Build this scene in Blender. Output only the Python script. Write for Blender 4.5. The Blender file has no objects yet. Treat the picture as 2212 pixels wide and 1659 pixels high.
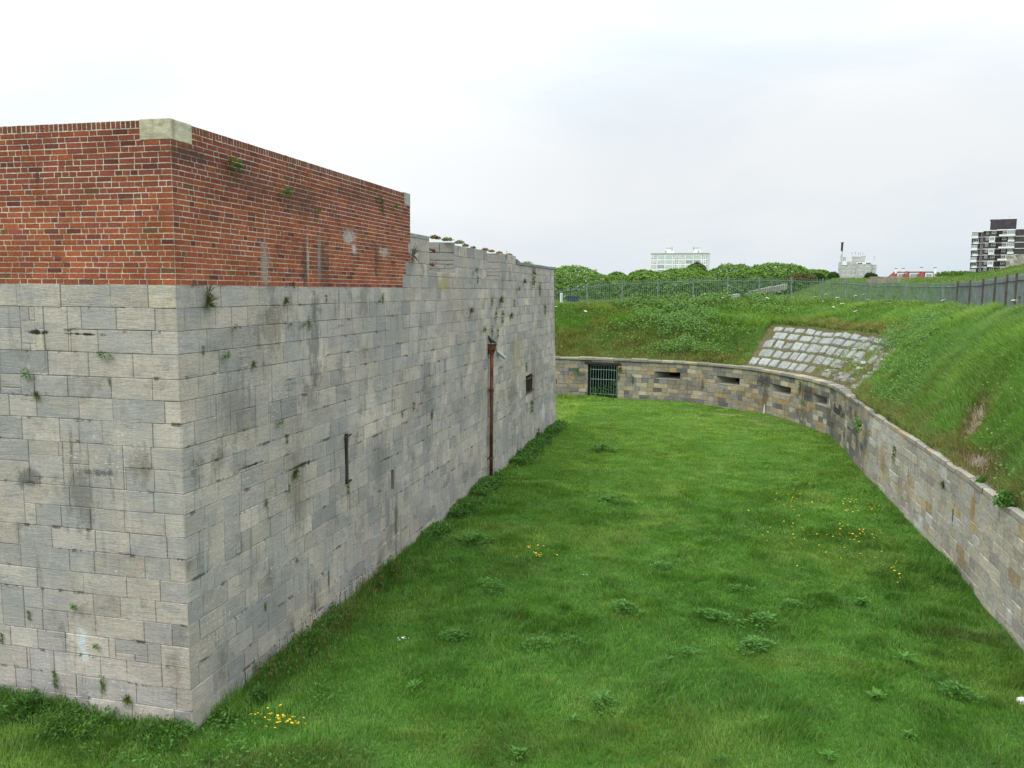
import bpy, bmesh, math, random
import numpy as np
from mathutils import Vector, Matrix

# ------------------------------------------------------------------ camera, world, sun
sc = bpy.context.scene
EZ = 5.55                      # eye height above the moat floor (metres)
PITCH = math.radians(6.476); ROLL = 0.0083; FOC = 1790.0; PW, PH = 2212.0, 1659.0
cam_d = bpy.data.cameras.new("camera"); cam = bpy.data.objects.new("camera", cam_d)
sc.collection.objects.link(cam); sc.camera = cam
cam_d.sensor_fit = 'HORIZONTAL'; cam_d.sensor_width = 36.0
cam_d.lens = 36.0 * FOC / PW
cam_d.clip_start = 0.1; cam_d.clip_end = 6000
cam.matrix_world = (Matrix.Translation((0, 0, EZ)) @ Matrix.Rotation(math.pi/2 - PITCH, 4, 'X')
                    @ Matrix.Rotation(ROLL, 4, 'Z'))

SUN_EL, SUN_AZ = math.radians(52), math.radians(222)   # azimuth clockwise from +Y
world = bpy.data.worlds.new("World"); sc.world = world; world.use_nodes = True
wt = world.node_tree; wt.nodes.clear()
def wn(k, **a):
    n = wt.nodes.new(k)
    for q, v in a.items(): setattr(n, q, v)
    return n
sky = wn('ShaderNodeTexSky', sky_type='NISHITA', sun_disc=False)
sky.sun_elevation = SUN_EL; sky.sun_rotation = SUN_AZ
sky.air_density = 1.0; sky.dust_density = 2.0
tc = wn('ShaderNodeTexCoord')
sep = wn('ShaderNodeSeparateXYZ'); wt.links.new(tc.outputs['Generated'], sep.inputs[0])
mp = wn('ShaderNodeMapping'); mp.inputs['Scale'].default_value = (1.0, 1.0, 3.6)
wt.links.new(tc.outputs['Generated'], mp.inputs[0])
nz = wn('ShaderNodeTexNoise'); nz.inputs['Scale'].default_value = 1.7
nz.inputs['Detail'].default_value = 5; nz.inputs['Roughness'].default_value = 0.5; nz.inputs['Distortion'].default_value = 0.4
wt.links.new(mp.outputs[0], nz.inputs['Vector'])
cr = wn('ShaderNodeValToRGB')
e = cr.color_ramp.elements
e[0].position = 0.36; e[0].color = (0.77, 0.885, 0.965, 1)
e[1].position = 0.62; e[1].color = (0.985, 1.005, 1.02, 1)
wt.links.new(nz.outputs['Fac'], cr.inputs[0])
# overcast luminance rises towards the zenith and towards the veiled sun side
el = wn('ShaderNodeMapRange'); el.interpolation_type = 'SMOOTHSTEP'
el.inputs['From Min'].default_value = 0.12; el.inputs['From Max'].default_value = 0.8
el.inputs['To Min'].default_value = 0.93; el.inputs['To Max'].default_value = 2.35
wt.links.new(sep.outputs['Z'], el.inputs['Value'])
gl = wn('ShaderNodeVectorMath', operation='DOT_PRODUCT'); wt.links.new(tc.outputs['Generated'], gl.inputs[0])
gd = Vector((-0.30, 0.80, 0.34)).normalized(); gl.inputs[1].default_value = gd
gr = wn('ShaderNodeMapRange'); gr.interpolation_type = 'SMOOTHSTEP'
gr.inputs['From Min'].default_value = 0.86; gr.inputs['From Max'].default_value = 1.0
gr.inputs['To Min'].default_value = 0.0; gr.inputs['To Max'].default_value = 0.16
wt.links.new(gl.outputs['Value'], gr.inputs['Value'])
ad = wn('ShaderNodeMath', operation='ADD'); wt.links.new(el.outputs[0], ad.inputs[0]); wt.links.new(gr.outputs[0], ad.inputs[1])
cl = wn('ShaderNodeVectorMath', operation='SCALE'); wt.links.new(cr.outputs[0], cl.inputs[0]); wt.links.new(ad.outputs[0], cl.inputs['Scale'])
bg1 = wn('ShaderNodeBackground'); bg1.inputs[1].default_value = 0.08; wt.links.new(sky.outputs[0], bg1.inputs[0])
bg2 = wn('ShaderNodeBackground'); bg2.inputs[1].default_value = 1.0; wt.links.new(cl.outputs[0], bg2.inputs[0])
mx = wn('ShaderNodeMixShader'); mx.inputs[0].default_value = 0.93
wo = wn('ShaderNodeOutputWorld')
wt.links.new(bg1.outputs[0], mx.inputs[1]); wt.links.new(bg2.outputs[0], mx.inputs[2]); wt.links.new(mx.outputs[0], wo.inputs[0])

sd = bpy.data.lights.new("sun", 'SUN'); sd.energy = 1.3; sd.angle = math.radians(22); sd.color = (1.0, 0.97, 0.92)
so = bpy.data.objects.new("sun", sd); sc.collection.objects.link(so)
sv = Vector((math.sin(SUN_AZ)*math.cos(SUN_EL), math.cos(SUN_AZ)*math.cos(SUN_EL), math.sin(SUN_EL)))
so.rotation_euler = sv.to_track_quat('Z', 'Y').to_euler()
sc.view_settings.view_transform = 'Standard'; sc.view_settings.look = 'None'
sc.view_settings.exposure = 0.0; sc.view_settings.gamma = 1.0; sc.view_settings.use_curve_mapping = False
sc.render.engine = 'CYCLES'
sc.cycles.use_denoising = True
sc.cycles.max_bounces = 6; sc.cycles.diffuse_bounces = 3; sc.cycles.transmission_bounces = 3; sc.cycles.transparent_max_bounces = 4
sc.render.use_persistent_data = False

# ------------------------------------------------------------------ helpers
col = sc.collection
rng = np.random.default_rng(7); R = random.Random(11)

def ray(x, y):
    u = x - PW/2; v = y - PH/2
    c, s = math.cos(ROLL), math.sin(ROLL)
    u, v = c*u + s*v, -s*u + c*v
    c, s = math.cos(PITCH), math.sin(PITCH)
    return np.array([u, c*FOC - s*v, -s*FOC - c*v])
def at_depth(x, y, Y):
    r = ray(x, y); t = Y/r[1]; return np.array([r[0]*t, Y, EZ + r[2]*t])
def at_z(x, y, z):
    r = ray(x, y); t = (z-EZ)/r[2]; return np.array([r[0]*t, r[1]*t, z])

def hsh(i, j, seed):
    h = np.sin(i*127.1 + j*311.7 + seed*74.7)*43758.5453
    return h - np.floor(h)
def vn(x, y, seed=0):
    x = np.asarray(x, float); y = np.asarray(y, float)
    i = np.floor(x); j = np.floor(y); fx = x-i; fy = y-j
    fx = fx*fx*(3-2*fx); fy = fy*fy*(3-2*fy)
    a = hsh(i, j, seed); b = hsh(i+1, j, seed); c = hsh(i, j+1, seed); d = hsh(i+1, j+1, seed)
    return (a*(1-fx)+b*fx)*(1-fy) + (c*(1-fx)+d*fx)*fy
def fbm(x, y, seed=0, oct=3):
    t = 0; a = 0.5; n = 0
    for k in range(oct):
        t = t + a*vn(np.asarray(x)*2**k, np.asarray(y)*2**k, seed+k*3.3); n += a; a *= 0.5
    return t/n
def sst(a, b, x):
    t = np.clip((np.asarray(x, float)-a)/(b-a), 0, 1); return t*t*(3-2*t)

def tag(o, label=None, cat=None, group=None, kind=None):
    if label: o['label'] = label
    if cat: o['category'] = cat
    if group: o['group'] = group
    if kind: o['kind'] = kind
    return o
def empty(name, loc, label, cat, group=None, rz=0):
    o = bpy.data.objects.new(name, None); col.objects.link(o); o.location = loc; o.rotation_euler = (0, 0, rz)
    o.empty_display_size = 0.2
    return tag(o, label, cat, group)

def wmat(o):
    m = o.matrix_basis.copy()
    while o.parent: o = o.parent; m = o.matrix_basis @ m
    return m

class MB:
    """collects polygons in world space, then links them as ONE mesh object"""
    def __init__(s): s.v = []; s.f = []; s.c = []; s.uv = []; s.m = []
    def face(s, pts, c=(1, 1, 1), uv=None, m=0):
        b = len(s.v); s.v.extend([tuple(p) for p in pts]); s.f.append(list(range(b, b+len(pts))))
        s.c.append(c); s.uv.append(uv if uv else [(p[0], p[2]) for p in pts]); s.m.append(m)
    def box(s, a, b, c=(1, 1, 1), m=0, M=None):
        x0, y0, z0 = a; x1, y1, z1 = b
        P = [Vector(p) for p in ((x0,y0,z0),(x1,y0,z0),(x1,y1,z0),(x0,y1,z0),(x0,y0,z1),(x1,y0,z1),(x1,y1,z1),(x0,y1,z1))]
        if M is not None: P = [M @ p for p in P]
        for q in ((0,3,2,1),(4,5,6,7),(0,1,5,4),(1,2,6,5),(2,3,7,6),(3,0,4,7)): s.face([P[k] for k in q], c, None, m)
    def tube(s, pts, r, n=8, c=(1, 1, 1), m=0, cap=True):
        pts = [Vector(p) for p in pts]; rs = r if isinstance(r, (list, tuple)) else [r]*len(pts)
        rings = []
        for i, p in enumerate(pts):
            d = (pts[min(i+1, len(pts)-1)] - pts[max(i-1, 0)]).normalized()
            a = d.cross(Vector((0, 0, 1)) if abs(d.z) < 0.9 else Vector((1, 0, 0))).normalized(); b = d.cross(a)
            rings.append([p + (a*math.cos(2*math.pi*k/n) + b*math.sin(2*math.pi*k/n))*rs[i] for k in range(n)])
        for i in range(len(rings)-1):
            for k in range(n): s.face([rings[i][k], rings[i+1][k], rings[i+1][(k+1) % n], rings[i][(k+1) % n]], c, None, m)
        if cap: s.face(rings[0], c, None, m); s.face(rings[-1][::-1], c, None, m)
    def build(s, name, mats, parent=None, smooth=False):
        me = bpy.data.meshes.new(name)
        par_m = wmat(parent).inverted() if parent is not None else None
        vs = [par_m @ Vector(p) for p in s.v] if par_m is not None else s.v
        me.from_pydata([tuple(p) for p in vs], [], s.f)
        for mt in (mats if isinstance(mats, (list, tuple)) else [mats]): me.materials.append(mt)
        me.polygons.foreach_set('material_index', s.m)
        at = me.attributes.new('Col', 'FLOAT_COLOR', 'FACE')
        at.data.foreach_set('color', np.array([tuple(c)[:3]+(1.0,) for c in s.c], dtype=np.float32).ravel())
        ul = me.uv_layers.new(name='UVMap')
        ul.data.foreach_set('uv', np.array([q for u in s.uv for q in u], dtype=np.float32).ravel())
        if smooth:
            bm = bmesh.new(); bm.from_mesh(me); bmesh.ops.remove_doubles(bm, verts=bm.verts, dist=1e-4); bm.to_mesh(me); bm.free()
            me.polygons.foreach_set('use_smooth', [True]*len(me.polygons))
        me.update()
        o = bpy.data.objects.new(name, me); col.objects.link(o)
        if parent is not None: o.parent = parent
        return o

def np_mesh(name, V, F4, F3, mats, colors=None, parent=None, smooth=False):
    """fast mesh from numpy arrays: V (n,3), quads, triangles, point colours"""
    me = bpy.data.meshes.new(name)
    nq = 0 if F4 is None else len(F4); nt_ = 0 if F3 is None else len(F3)
    me.vertices.add(len(V)); me.vertices.foreach_set('co', np.asarray(V, np.float32).ravel())
    loops = []; 
    if nq: loops.append(np.asarray(F4, np.int32).ravel())
    if nt_: loops.append(np.asarray(F3, np.int32).ravel())
    L = np.concatenate(loops); me.loops.add(len(L)); me.loops.foreach_set('vertex_index', L)
    me.polygons.add(nq+nt_)
    st = np.concatenate([np.arange(nq)*4, nq*4 + np.arange(nt_)*3]).astype(np.int32)
    me.polygons.foreach_set('loop_start', st)
    try: me.polygons.foreach_set('loop_total', np.concatenate([np.full(nq, 4), np.full(nt_, 3)]).astype(np.int32))
    except Exception: pass
    if colors is not None:
        at = me.attributes.new('Col', 'FLOAT_COLOR', 'POINT')
        c4 = np.ones((len(V), 4), np.float32); c4[:, :3] = colors; at.data.foreach_set('color', c4.ravel())
    for mt in (mats if isinstance(mats, (list, tuple)) else [mats]): me.materials.append(mt)
    me.update(calc_edges=True)
    if smooth: me.polygons.foreach_set('use_smooth', [True]*(nq+nt_))
    o = bpy.data.objects.new(name, me); col.objects.link(o)
    if parent is not None: o.parent = parent
    return o

# ------------------------------------------------------------------ materials
class NT:
    def __init__(s, name):
        s.m = bpy.data.materials.new(name); s.m.use_nodes = True; s.t = s.m.node_tree; s.t.nodes.clear()
        s.out = s.n('ShaderNodeOutputMaterial')
    def n(s, k, **a):
        x = s.t.nodes.new(k)
        for q, v in a.items(): setattr(x, q, v)
        return x
    def l(s, a, b): s.t.links.new(a, b)
    def put(s, sock, v):
        if hasattr(v, 'is_output') or hasattr(v, 'links'): s.l(v, sock)
        else: sock.default_value = v
    def attr(s, nm='Col'): x = s.n('ShaderNodeAttribute'); x.attribute_name = nm; return x.outputs['Color']
    def uv(s): return s.n('ShaderNodeUVMap').outputs[0]
    def pos(s): return s.n('ShaderNodeNewGeometry').outputs['Position']
    def map(s, v, sc_, loc=(0, 0, 0)):
        x = s.n('ShaderNodeMapping'); s.l(v, x.inputs[0]); x.inputs['Scale'].default_value = sc_; x.inputs['Location'].default_value = loc; return x.outputs[0]
    def noise(s, v, scale=1, detail=4, rough=0.55, dist=0):
        x = s.n('ShaderNodeTexNoise'); s.l(v, x.inputs['Vector']); x.inputs['Scale'].default_value = scale
        x.inputs['Detail'].default_value = detail; x.inputs['Roughness'].default_value = rough; x.inputs['Distortion'].default_value = dist
        return x.outputs['Fac']
    def rng(s, v, a, b, c=0, d=1, smooth=True):
        x = s.n('ShaderNodeMapRange'); s.l(v, x.inputs[0])
        if smooth: x.interpolation_type = 'SMOOTHSTEP'
        for k, q in zip(('From Min', 'From Max', 'To Min', 'To Max'), (a, b, c, d)): x.inputs[k].default_value = q
        return x.outputs[0]
    def math(s, op, a, b=0.0):
        x = s.n('ShaderNodeMath', operation=op); s.put(x.inputs[0], a); s.put(x.inputs[1], b); return x.outputs[0]
    def mix(s, f, a, b, mode='MIX'):
        x = s.n('ShaderNodeMix', data_type='RGBA', blend_type=mode); s.put(x.inputs[0], f)
        for sock, v in ((x.inputs[6], a), (x.inputs[7], b)):
            if isinstance(v, tuple): sock.default_value = (*v, 1) if len(v) == 3 else v
            else: s.l(v, sock)
        return x.outputs[2]
    def scale(s, c, f):
        x = s.n('ShaderNodeVectorMath', operation='SCALE'); s.l(c, x.inputs[0]); s.put(x.inputs['Scale'], f); return x.outputs[0]
    def bump(s, h, strength=0.4, dist=0.02):
        x = s.n('ShaderNodeBump'); s.l(h, x.inputs['Height']); x.inputs['Strength'].default_value = strength; x.inputs['Distance'].default_value = dist
        return x.outputs[0]
    def spot(s, uv, c, w, nse, amt=0.9, lo=1.2, hi=0.35):
        """an irregular stain centred on (s, z) = c with half sizes w"""
        a = s.n('ShaderNodeVectorMath', operation='SUBTRACT'); s.l(uv, a.inputs[0]); a.inputs[1].default_value = (c[0], c[1], 0)
        b = s.n('ShaderNodeVectorMath', operation='MULTIPLY'); s.l(a.outputs[0], b.inputs[0]); b.inputs[1].default_value = (1/w[0], 1/w[1], 0)
        d = s.n('ShaderNodeVectorMath', operation='LENGTH'); s.l(b.outputs[0], d.inputs[0])
        q = s.math('ADD', d.outputs['Value'], s.math('MULTIPLY', s.math('SUBTRACT', nse, 0.5), 3.4))
        return s.rng(q, lo, hi, 0, amt)
    def done(s, color, rough=0.85, nrm=None, spec=0.25, metal=0.0):
        p = s.n('ShaderNodeBsdfPrincipled'); s.put(p.inputs['Roughness'], rough); p.inputs['Specular IOR Level'].default_value = spec
        p.inputs['Metallic'].default_value = metal
        if isinstance(color, tuple): p.inputs['Base Color'].default_value = (*color, 1)
        else: s.l(color, p.inputs['Base Color'])
        if nrm is not None: s.l(nrm, p.inputs['Normal'])
        s.l(p.outputs[0], s.out.inputs[0]); return s.m

def mat_plain(name, c, rough=0.6, metal=0.0, var=0.25, scale=6.0):
    t = NT(name); n = t.noise(t.pos(), scale, 4)
    return t.done(t.scale(t.mix(0.0, c, c), t.rng(n, 0.3, 0.7, 1-var, 1+var)), rough, None, 0.3, metal)

def mat_fort_stone():
    t = NT('grey_limestone'); uv = t.uv(); c = t.attr()
    grain = t.noise(t.map(uv, (2.2, 13, 1)), 1.0, 6, 0.66, 1.2)
    fine = t.noise(t.map(uv, (12, 60, 1)), 1.0, 3, 0.6)
    mot = t.noise(t.map(uv, (2.2, 4.5, 1)), 1.0, 4, 0.6)
    big = t.noise(t.map(uv, (0.35, 0.5, 1)), 1.0, 3, 0.55)
    c = t.scale(c, t.rng(grain, 0.30, 0.70, 0.93, 1.07))
    c = t.scale(c, t.rng(t.noise(t.map(uv, (22, 28, 1)), 1.0, 4, 0.75), 0.30, 0.70, 0.84, 1.15))
    c = t.scale(c, t.rng(fine, 0.25, 0.75, 0.95, 1.05))
    c = t.scale(c, t.rng(big, 0.32, 0.68, 0.82, 1.10))
    c = t.mix(t.rng(t.noise(t.map(uv, (0.75, 0.55, 1), (2, 7, 0)), 1.0, 5, 0.62), 0.42, 0.62, 0, 0.45), c, (0.275, 0.280, 0.292))
    c = t.mix(t.rng(mot, 0.50, 0.68, 0, 0.5), c, (0.285, 0.290, 0.295))          # blue grey bloom
    c = t.mix(t.rng(t.noise(t.map(uv, (1.1, 2.6, 1), (4, 9, 0)), 1.0, 5, 0.65), 0.55, 0.72, 0, 0.6), c, (0.46, 0.42, 0.33))
    blot = t.noise(t.map(uv, (1.7, 1.1, 1), (6, 6, 0)), 1.0, 6, 0.7)
    c = t.mix(t.rng(blot, 0.53, 0.70, 0, 0.65), c, (0.165, 0.150, 0.125))
    c = t.mix(t.rng(t.noise(t.map(uv, (3.1, 2.3, 1), (1, 9, 0)), 1.0, 6, 0.7), 0.56, 0.70, 0, 0.5), c, (0.50, 0.49, 0.45))
    pit = t.noise(t.map(uv, (38, 46, 1)), 1.0, 3, 0.8)
    c = t.mix(t.rng(pit, 0.66, 0.76, 0, 0.7), c, (0.13, 0.12, 0.10))
    # crumbling beds: dark ragged gaps that come and go along the courses
    sx = t.n('ShaderNodeSeparateXYZ'); t.l(uv, sx.inputs[0])
    wob = t.math('MULTIPLY', t.math('SUBTRACT', t.noise(t.map(uv, (3, 3, 1)), 1.0, 4, 0.7), 0.5), 0.16)
    fr = t.math('FRACT', t.math('ADD', t.math('ADD', t.math('DIVIDE', t.math('ADD', sx.outputs[1], 0.12), 0.28475), 0.5), wob))
    near_ = t.rng(t.math('ABSOLUTE', t.math('SUBTRACT', fr, 0.5)), 0.02, 0.085, 1, 0)
    gate_ = t.rng(t.noise(t.map(uv, (2.4, 3.4, 1), (11, 4, 0)), 1.0, 5, 0.72), 0.555, 0.62, 0, 0.85)
    crum = t.math('MULTIPLY', near_, gate_); c = t.mix(crum, c, (0.085, 0.078, 0.065))
    gate2 = t.rng(t.noise(t.map(uv, (2.0, 3.0, 1), (21, 14, 0)), 1.0, 5, 0.72), 0.56, 0.64, 0, 0.6)
    c = t.mix(t.math('MULTIPLY', near_, gate2), c, (0.56, 0.54, 0.47))
    # fine bedding cracks, dark
    ck = t.noise(t.map(uv, (1.3, 22, 1), (7, 3, 0)), 1.0, 4, 0.6, 0.3)
    line = t.rng(t.math('ABSOLUTE', t.math('SUBTRACT', ck, 0.5)), 0.0, 0.012, 1, 0)
    msk = t.rng(t.noise(t.map(uv, (0.9, 2.0, 1), (1, 5, 0)), 1.0, 3), 0.56, 0.66, 0, 0.75)
    ckm = t.math('MULTIPLY', line, msk)
    c = t.mix(ckm, c, (0.05, 0.045, 0.04))
    # vertical run off streaks
    st = t.noise(t.map(uv, (8.5, 0.7, 1)), 1.0, 5, 0.65)
    sm = t.rng(t.noise(t.map(uv, (0.8, 0.45, 1), (3, 0, 0)), 1.0, 3), 0.44, 0.66, 0, 0.8)
    c = t.mix(t.math('MULTIPLY', t.rng(st, 0.53, 0.72, 0, 1), sm), c, (0.095, 0.090, 0.080))
    c = t.mix(t.math('MULTIPLY', t.rng(t.noise(t.map(uv, (16, 0.6, 1), (2, 2, 0)), 1.0, 3), 0.64, 0.72, 0, 1), sm), c, (0.50, 0.53, 0.53))
    ns = t.noise(t.map(uv, (9, 4, 1)), 1.0, 6, 0.72)
    for cc, w, a, k in SPOTS_R: c = t.mix(t.spot(uv, cc, w, ns, a), c, k)
    # lichen: pale specks and ochre freckles
    lic = t.noise(t.map(uv, (17, 22, 1)), 1.0, 3, 0.7)
    lm = t.rng(t.noise(t.map(uv, (0.7, 1.3, 1), (8, 2, 0)), 1.0, 3), 0.50, 0.66)
    c = t.mix(t.math('MULTIPLY', t.rng(lic, 0.58, 0.66, 0, 0.8), lm), c, (0.68, 0.67, 0.63))
    c = t.mix(t.math('MULTIPLY', t.rng(t.noise(t.map(uv, (9, 13, 1), (5, 5, 0)), 1.0, 3, 0.7), 0.66, 0.74, 0, 0.6), lm), c, (0.42, 0.36, 0.16))
    h = t.math('ADD', t.math('MULTIPLY', grain, 1.0), t.math('ADD', t.math('MULTIPLY', fine, 0.5), t.math('MULTIPLY', ckm, -0.9)))
    return t.done(c, 0.9, t.bump(h, 0.45, 0.025), 0.2)

# stains measured on the walls: ((s, z), half sizes, strength, colour); s runs along the right face, negative along the left face
DK = (0.10, 0.10, 0.095); BR = (0.17, 0.145, 0.11); WH = (0.62, 0.66, 0.68); YL = (0.36, 0.30, 0.14)
SPOTS_R = [((3.55, 4.7), (0.22, 1.0), 0.6, DK), ((2.2, 5.0), (0.35, 0.5), 0.5, BR), ((7.0, 0.75), (0.09, 0.75), 0.8, DK),
           ((6.2, 2.2), (0.5, 0.8), 0.35, DK), ((2.9, 2.4), (0.35, 1.1), 0.4, BR), ((17.2, 2.2), (0.7, 0.7), 0.45, DK),
           ((20.4, 2.4), (0.5, 1.6), 0.45, BR), ((17.8, 3.4), (1.2, 0.7), 0.35, YL), ((10.2, 5.7), (0.55, 0.26), 0.7, YL),
           ((22.3, 0.9), (0.35, 0.5), 0.7, WH), ((-2.05, 4.965), (0.22, 0.035), 1.0, (0.03, 0.025, 0.015)), ((-1.35, 4.96), (0.28, 0.02), 1.0, (0.03, 0.025, 0.015)), ((-1.2, 3.2), (0.22, 0.05), 0.8, DK), ((1.6, 3.05), (0.3, 0.025), 1.0, (0.04, 0.035, 0.03)), ((3.0, 2.75), (0.55, 0.025), 1.0, (0.05, 0.045, 0.03)), ((3.9, 0.55), (0.04, 0.25), 1.0, (0.05, 0.045, 0.035)), ((12.1, 3.9), (0.3, 0.5), 0.35, BR), ((14.6, 1.9), (0.3, 1.6), 0.35, BR), ((-1.5, 2.9), (0.25, 0.5), 0.55, DK), ((-1.6, 0.95), (0.08, 0.16), 0.9, WH),
           ((-1.55, 0.72), (0.06, 0.1), 0.9, WH), ((-0.6, 3.3), (0.2, 0.3), 0.5, BR), ((-2.3, 3.05), (0.25, 0.14), 0.7, DK),
           ((5.5, 5.3), (0.3, 0.4), 0.4, DK), ((1.2, 3.9), (0.5, 0.5), 0.4, BR), ((9.0, 3.0), (0.5, 1.5), 0.3, DK)]
SPOTS_B = [((2.05, 5.85), (0.13, 0.42), 0.7, (0.36, 0.33, 0.29)), ((3.35, 6.0), (0.05, 0.42), 0.55, (0.55, 0.55, 0.54)),
           ((3.75, 6.0), (0.07, 0.4), 0.55, (0.45, 0.46, 0.47)), ((3.25, 5.9), (0.12, 0.5), 0.65, (0.045, 0.04, 0.04)),
           ((3.9, 5.85), (0.3, 0.6), 0.5, (0.06, 0.05, 0.045)), ((4.9, 6.45), (0.3, 0.14), 0.65, (0.55, 0.55, 0.55)),
           ((5.1, 6.25), (0.1, 0.1), 0.7, (0.6, 0.62, 0.62)), ((6.1, 6.1), (0.12, 0.45), 0.6, (0.05, 0.04, 0.04)),
           ((6.5, 6.25), (0.25, 0.12), 0.5, (0.55, 0.53, 0.5)), ((3.2, 6.9), (0.7, 0.3), 0.4, (0.07, 0.05, 0.04)),
           ((0.35, 7.15), (0.5, 0.14), 0.6, (0.06, 0.045, 0.04)), ((1.6, 7.0), (0.9, 0.22), 0.35, (0.08, 0.05, 0.04)),
           ((-1.9, 6.85), (0.05, 0.1), 0.7, (0.05, 0.045, 0.045)), ((5.5, 7.2), (1.5, 0.12), 0.3, (0.07, 0.05, 0.04))]

def mat_brick(mortar=False):
    t = NT('lime_mortar' if mortar else 'red_brick'); uv = t.uv(); c = t.attr()
    n1 = t.noise(t.map(uv, (26, 40, 1)), 1.0, 4, 0.6); n2 = t.noise(t.map(uv, (1.1, 1.4, 1)), 1.0, 4, 0.6)
    n3 = t.noise(t.map(uv, (5, 7, 1)), 1.0, 3, 0.6)
    c = t.scale(c, t.rng(n1, 0.25, 0.75, 0.72, 1.25)); c = t.scale(c, t.rng(n2, 0.3, 0.7, 0.80, 1.15))
    if not mortar: c = t.mix(t.rng(n3, 0.64, 0.80, 0, 0.4), c, (0.12, 0.06, 0.05))
    c = t.mix(t.rng(t.noise(t.map(uv, (9, 11, 1), (3, 3, 0)), 1.0, 3), 0.68, 0.78, 0, 0.5), c, (0.30, 0.23, 0.12))
    ns = t.noise(t.map(uv, (11, 9, 1)), 1.0, 6, 0.75)
    for cc, w, a, k in SPOTS_B: c = t.mix(t.spot(uv, cc, w, ns, a), c, k)
    return t.done(c, 0.9, t.bump(n1, 0.6, 0.012), 0.15)

def mat_masonry(name, spots):
    t = NT(name); uv = t.uv(); c = t.attr()
    n1 = t.noise(t.map(uv, (7, 14, 1)), 1.0, 5, 0.65); n2 = t.noise(t.map(uv, (0.5, 0.8, 1)), 1.0, 3)
    c = t.scale(c, t.rng(n1, 0.25, 0.75, 0.74, 1.22)); c = t.scale(c, t.rng(n2, 0.3, 0.7, 0.82, 1.12))
    st = t.rng(t.noise(t.map(uv, (9, 0.5, 1)), 1.0, 4, 0.65), 0.52, 0.68)
    sm = t.rng(t.noise(t.map(uv, (0.6, 0.6, 1), (3, 0, 0)), 1.0, 3), 0.42, 0.62, 0, 0.6)
    c = t.mix(t.math('MULTIPLY', st, sm), c, (0.075, 0.07, 0.065))
    ns = t.noise(t.map(uv, (9, 1.6, 1)), 1.0, 6, 0.75)
    for cc, w, a, k in spots: c = t.mix(t.spot(uv, cc, w, ns, a), c, k)
    c = t.mix(t.rng(t.noise(t.map(uv, (6, 8, 1), (5, 1, 0)), 1.0, 4, 0.7), 0.62, 0.74, 0, 0.6), c, (0.50, 0.45, 0.36))
    c = t.mix(t.rng(t.noise(t.map(uv, (5, 7, 1), (9, 1, 0)), 1.0, 4, 0.7), 0.64, 0.74, 0, 0.7), c, (0.36, 0.22, 0.07))
    return t.done(c, 0.92, t.bump(n1, 0.6, 0.02), 0.15)

def mat_grass(name='grass_blades'):
    t = NT(name); c = t.attr()
    d = t.n('ShaderNodeBsdfDiffuse'); t.l(c, d.inputs[0])
    tr = t.n('ShaderNodeBsdfTranslucent'); t.l(t.scale(t.mix(1.0, c, (1.0, 1.0, 0.45), 'MULTIPLY'), 1.15), tr.inputs[0])
    g = t.n('ShaderNodeBsdfGlossy'); g.inputs['Roughness'].default_value = 0.55; g.inputs[0].default_value = (0.7, 0.75, 0.8, 1)
    m1 = t.n('ShaderNodeMixShader'); m1.inputs[0].default_value = 0.32; t.l(d.outputs[0], m1.inputs[1]); t.l(tr.outputs[0], m1.inputs[2])
    m2 = t.n('ShaderNodeMixShader'); m2.inputs[0].default_value = 0.015; t.l(m1.outputs[0], m2.inputs[1]); t.l(g.outputs[0], m2.inputs[2])
    t.l(m2.outputs[0], t.out.inputs[0]); return t.m

def mat_ground(name, a, b, dry, s1=0.5):
    t = NT(name); p = t.pos()
    n1 = t.noise(p, s1, 5, 0.6); n2 = t.noise(p, 14, 4, 0.7); n3 = t.noise(p, 1.7, 4, 0.6)
    c = t.mix(t.rng(n1, 0.35, 0.65), a, b); c = t.mix(t.rng(n3, 0.58, 0.75, 0, 0.7), c, dry)
    c = t.scale(c, t.rng(n2, 0.25, 0.75, 0.55, 1.4))
    return t.done(c, 1.0, t.bump(n2, 0.8, 0.05), 0.05)

M_stone = mat_fort_stone(); M_brick = mat_brick(); M_mortar = mat_brick(True)
M_grass = mat_grass(); M_leaf = mat_grass('leaves')
M_joint = mat_plain('dark_joint', (0.24, 0.23, 0.20), 0.95, 0, 0.45, 2.5)
M_pale = mat_masonry('cream_capstone', [])
M_rust = NT('rusty_iron')
_n = M_rust.noise(M_rust.map(M_rust.pos(), (9, 9, 3)), 1.0, 5, 0.65)
M_rust = M_rust.done(M_rust.mix(M_rust.rng(_n, 0.38, 0.66), (0.085, 0.033, 0.027), (0.20, 0.078, 0.038)), 0.85, M_rust.bump(_n, 0.4, 0.01), 0.2)
M_rustd = mat_plain('dark_rusty_paint', (0.09, 0.075, 0.07), 0.8)
M_iron = mat_plain('dark_iron', (0.035, 0.028, 0.027), 0.8)
M_dark = mat_plain('dark_interior', (0.012, 0.012, 0.012), 1.0)
M_pick = mat_plain('faded_green_paint', (0.125, 0.185, 0.155), 0.6, 0, 0.2, 3)
M_railp = mat_plain('weathered_green_paint', (0.18, 0.22, 0.205), 0.55, 0, 0.2, 3)
M_railg = mat_plain('grey_green_paint', (0.155, 0.18, 0.182), 0.55, 0, 0.2, 3)
M_railm = mat_plain('grey_paint', (0.125, 0.165, 0.15), 0.6, 0, 0.2, 3)
M_gate = mat_plain('pale_green_paint', (0.17, 0.27, 0.24), 0.55, 0, 0.2, 9)
M_plastic = mat_plain('grey_plastic', (0.52, 0.55, 0.57), 0.4, 0, 0.05)
M_white = mat_plain('white_paint', (0.80, 0.80, 0.80), 0.6, 0, 0.06, 0.4)
M_conc = mat_plain('grey_concrete', (0.44, 0.44, 0.43), 0.9, 0, 0.15, 0.6)
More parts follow.
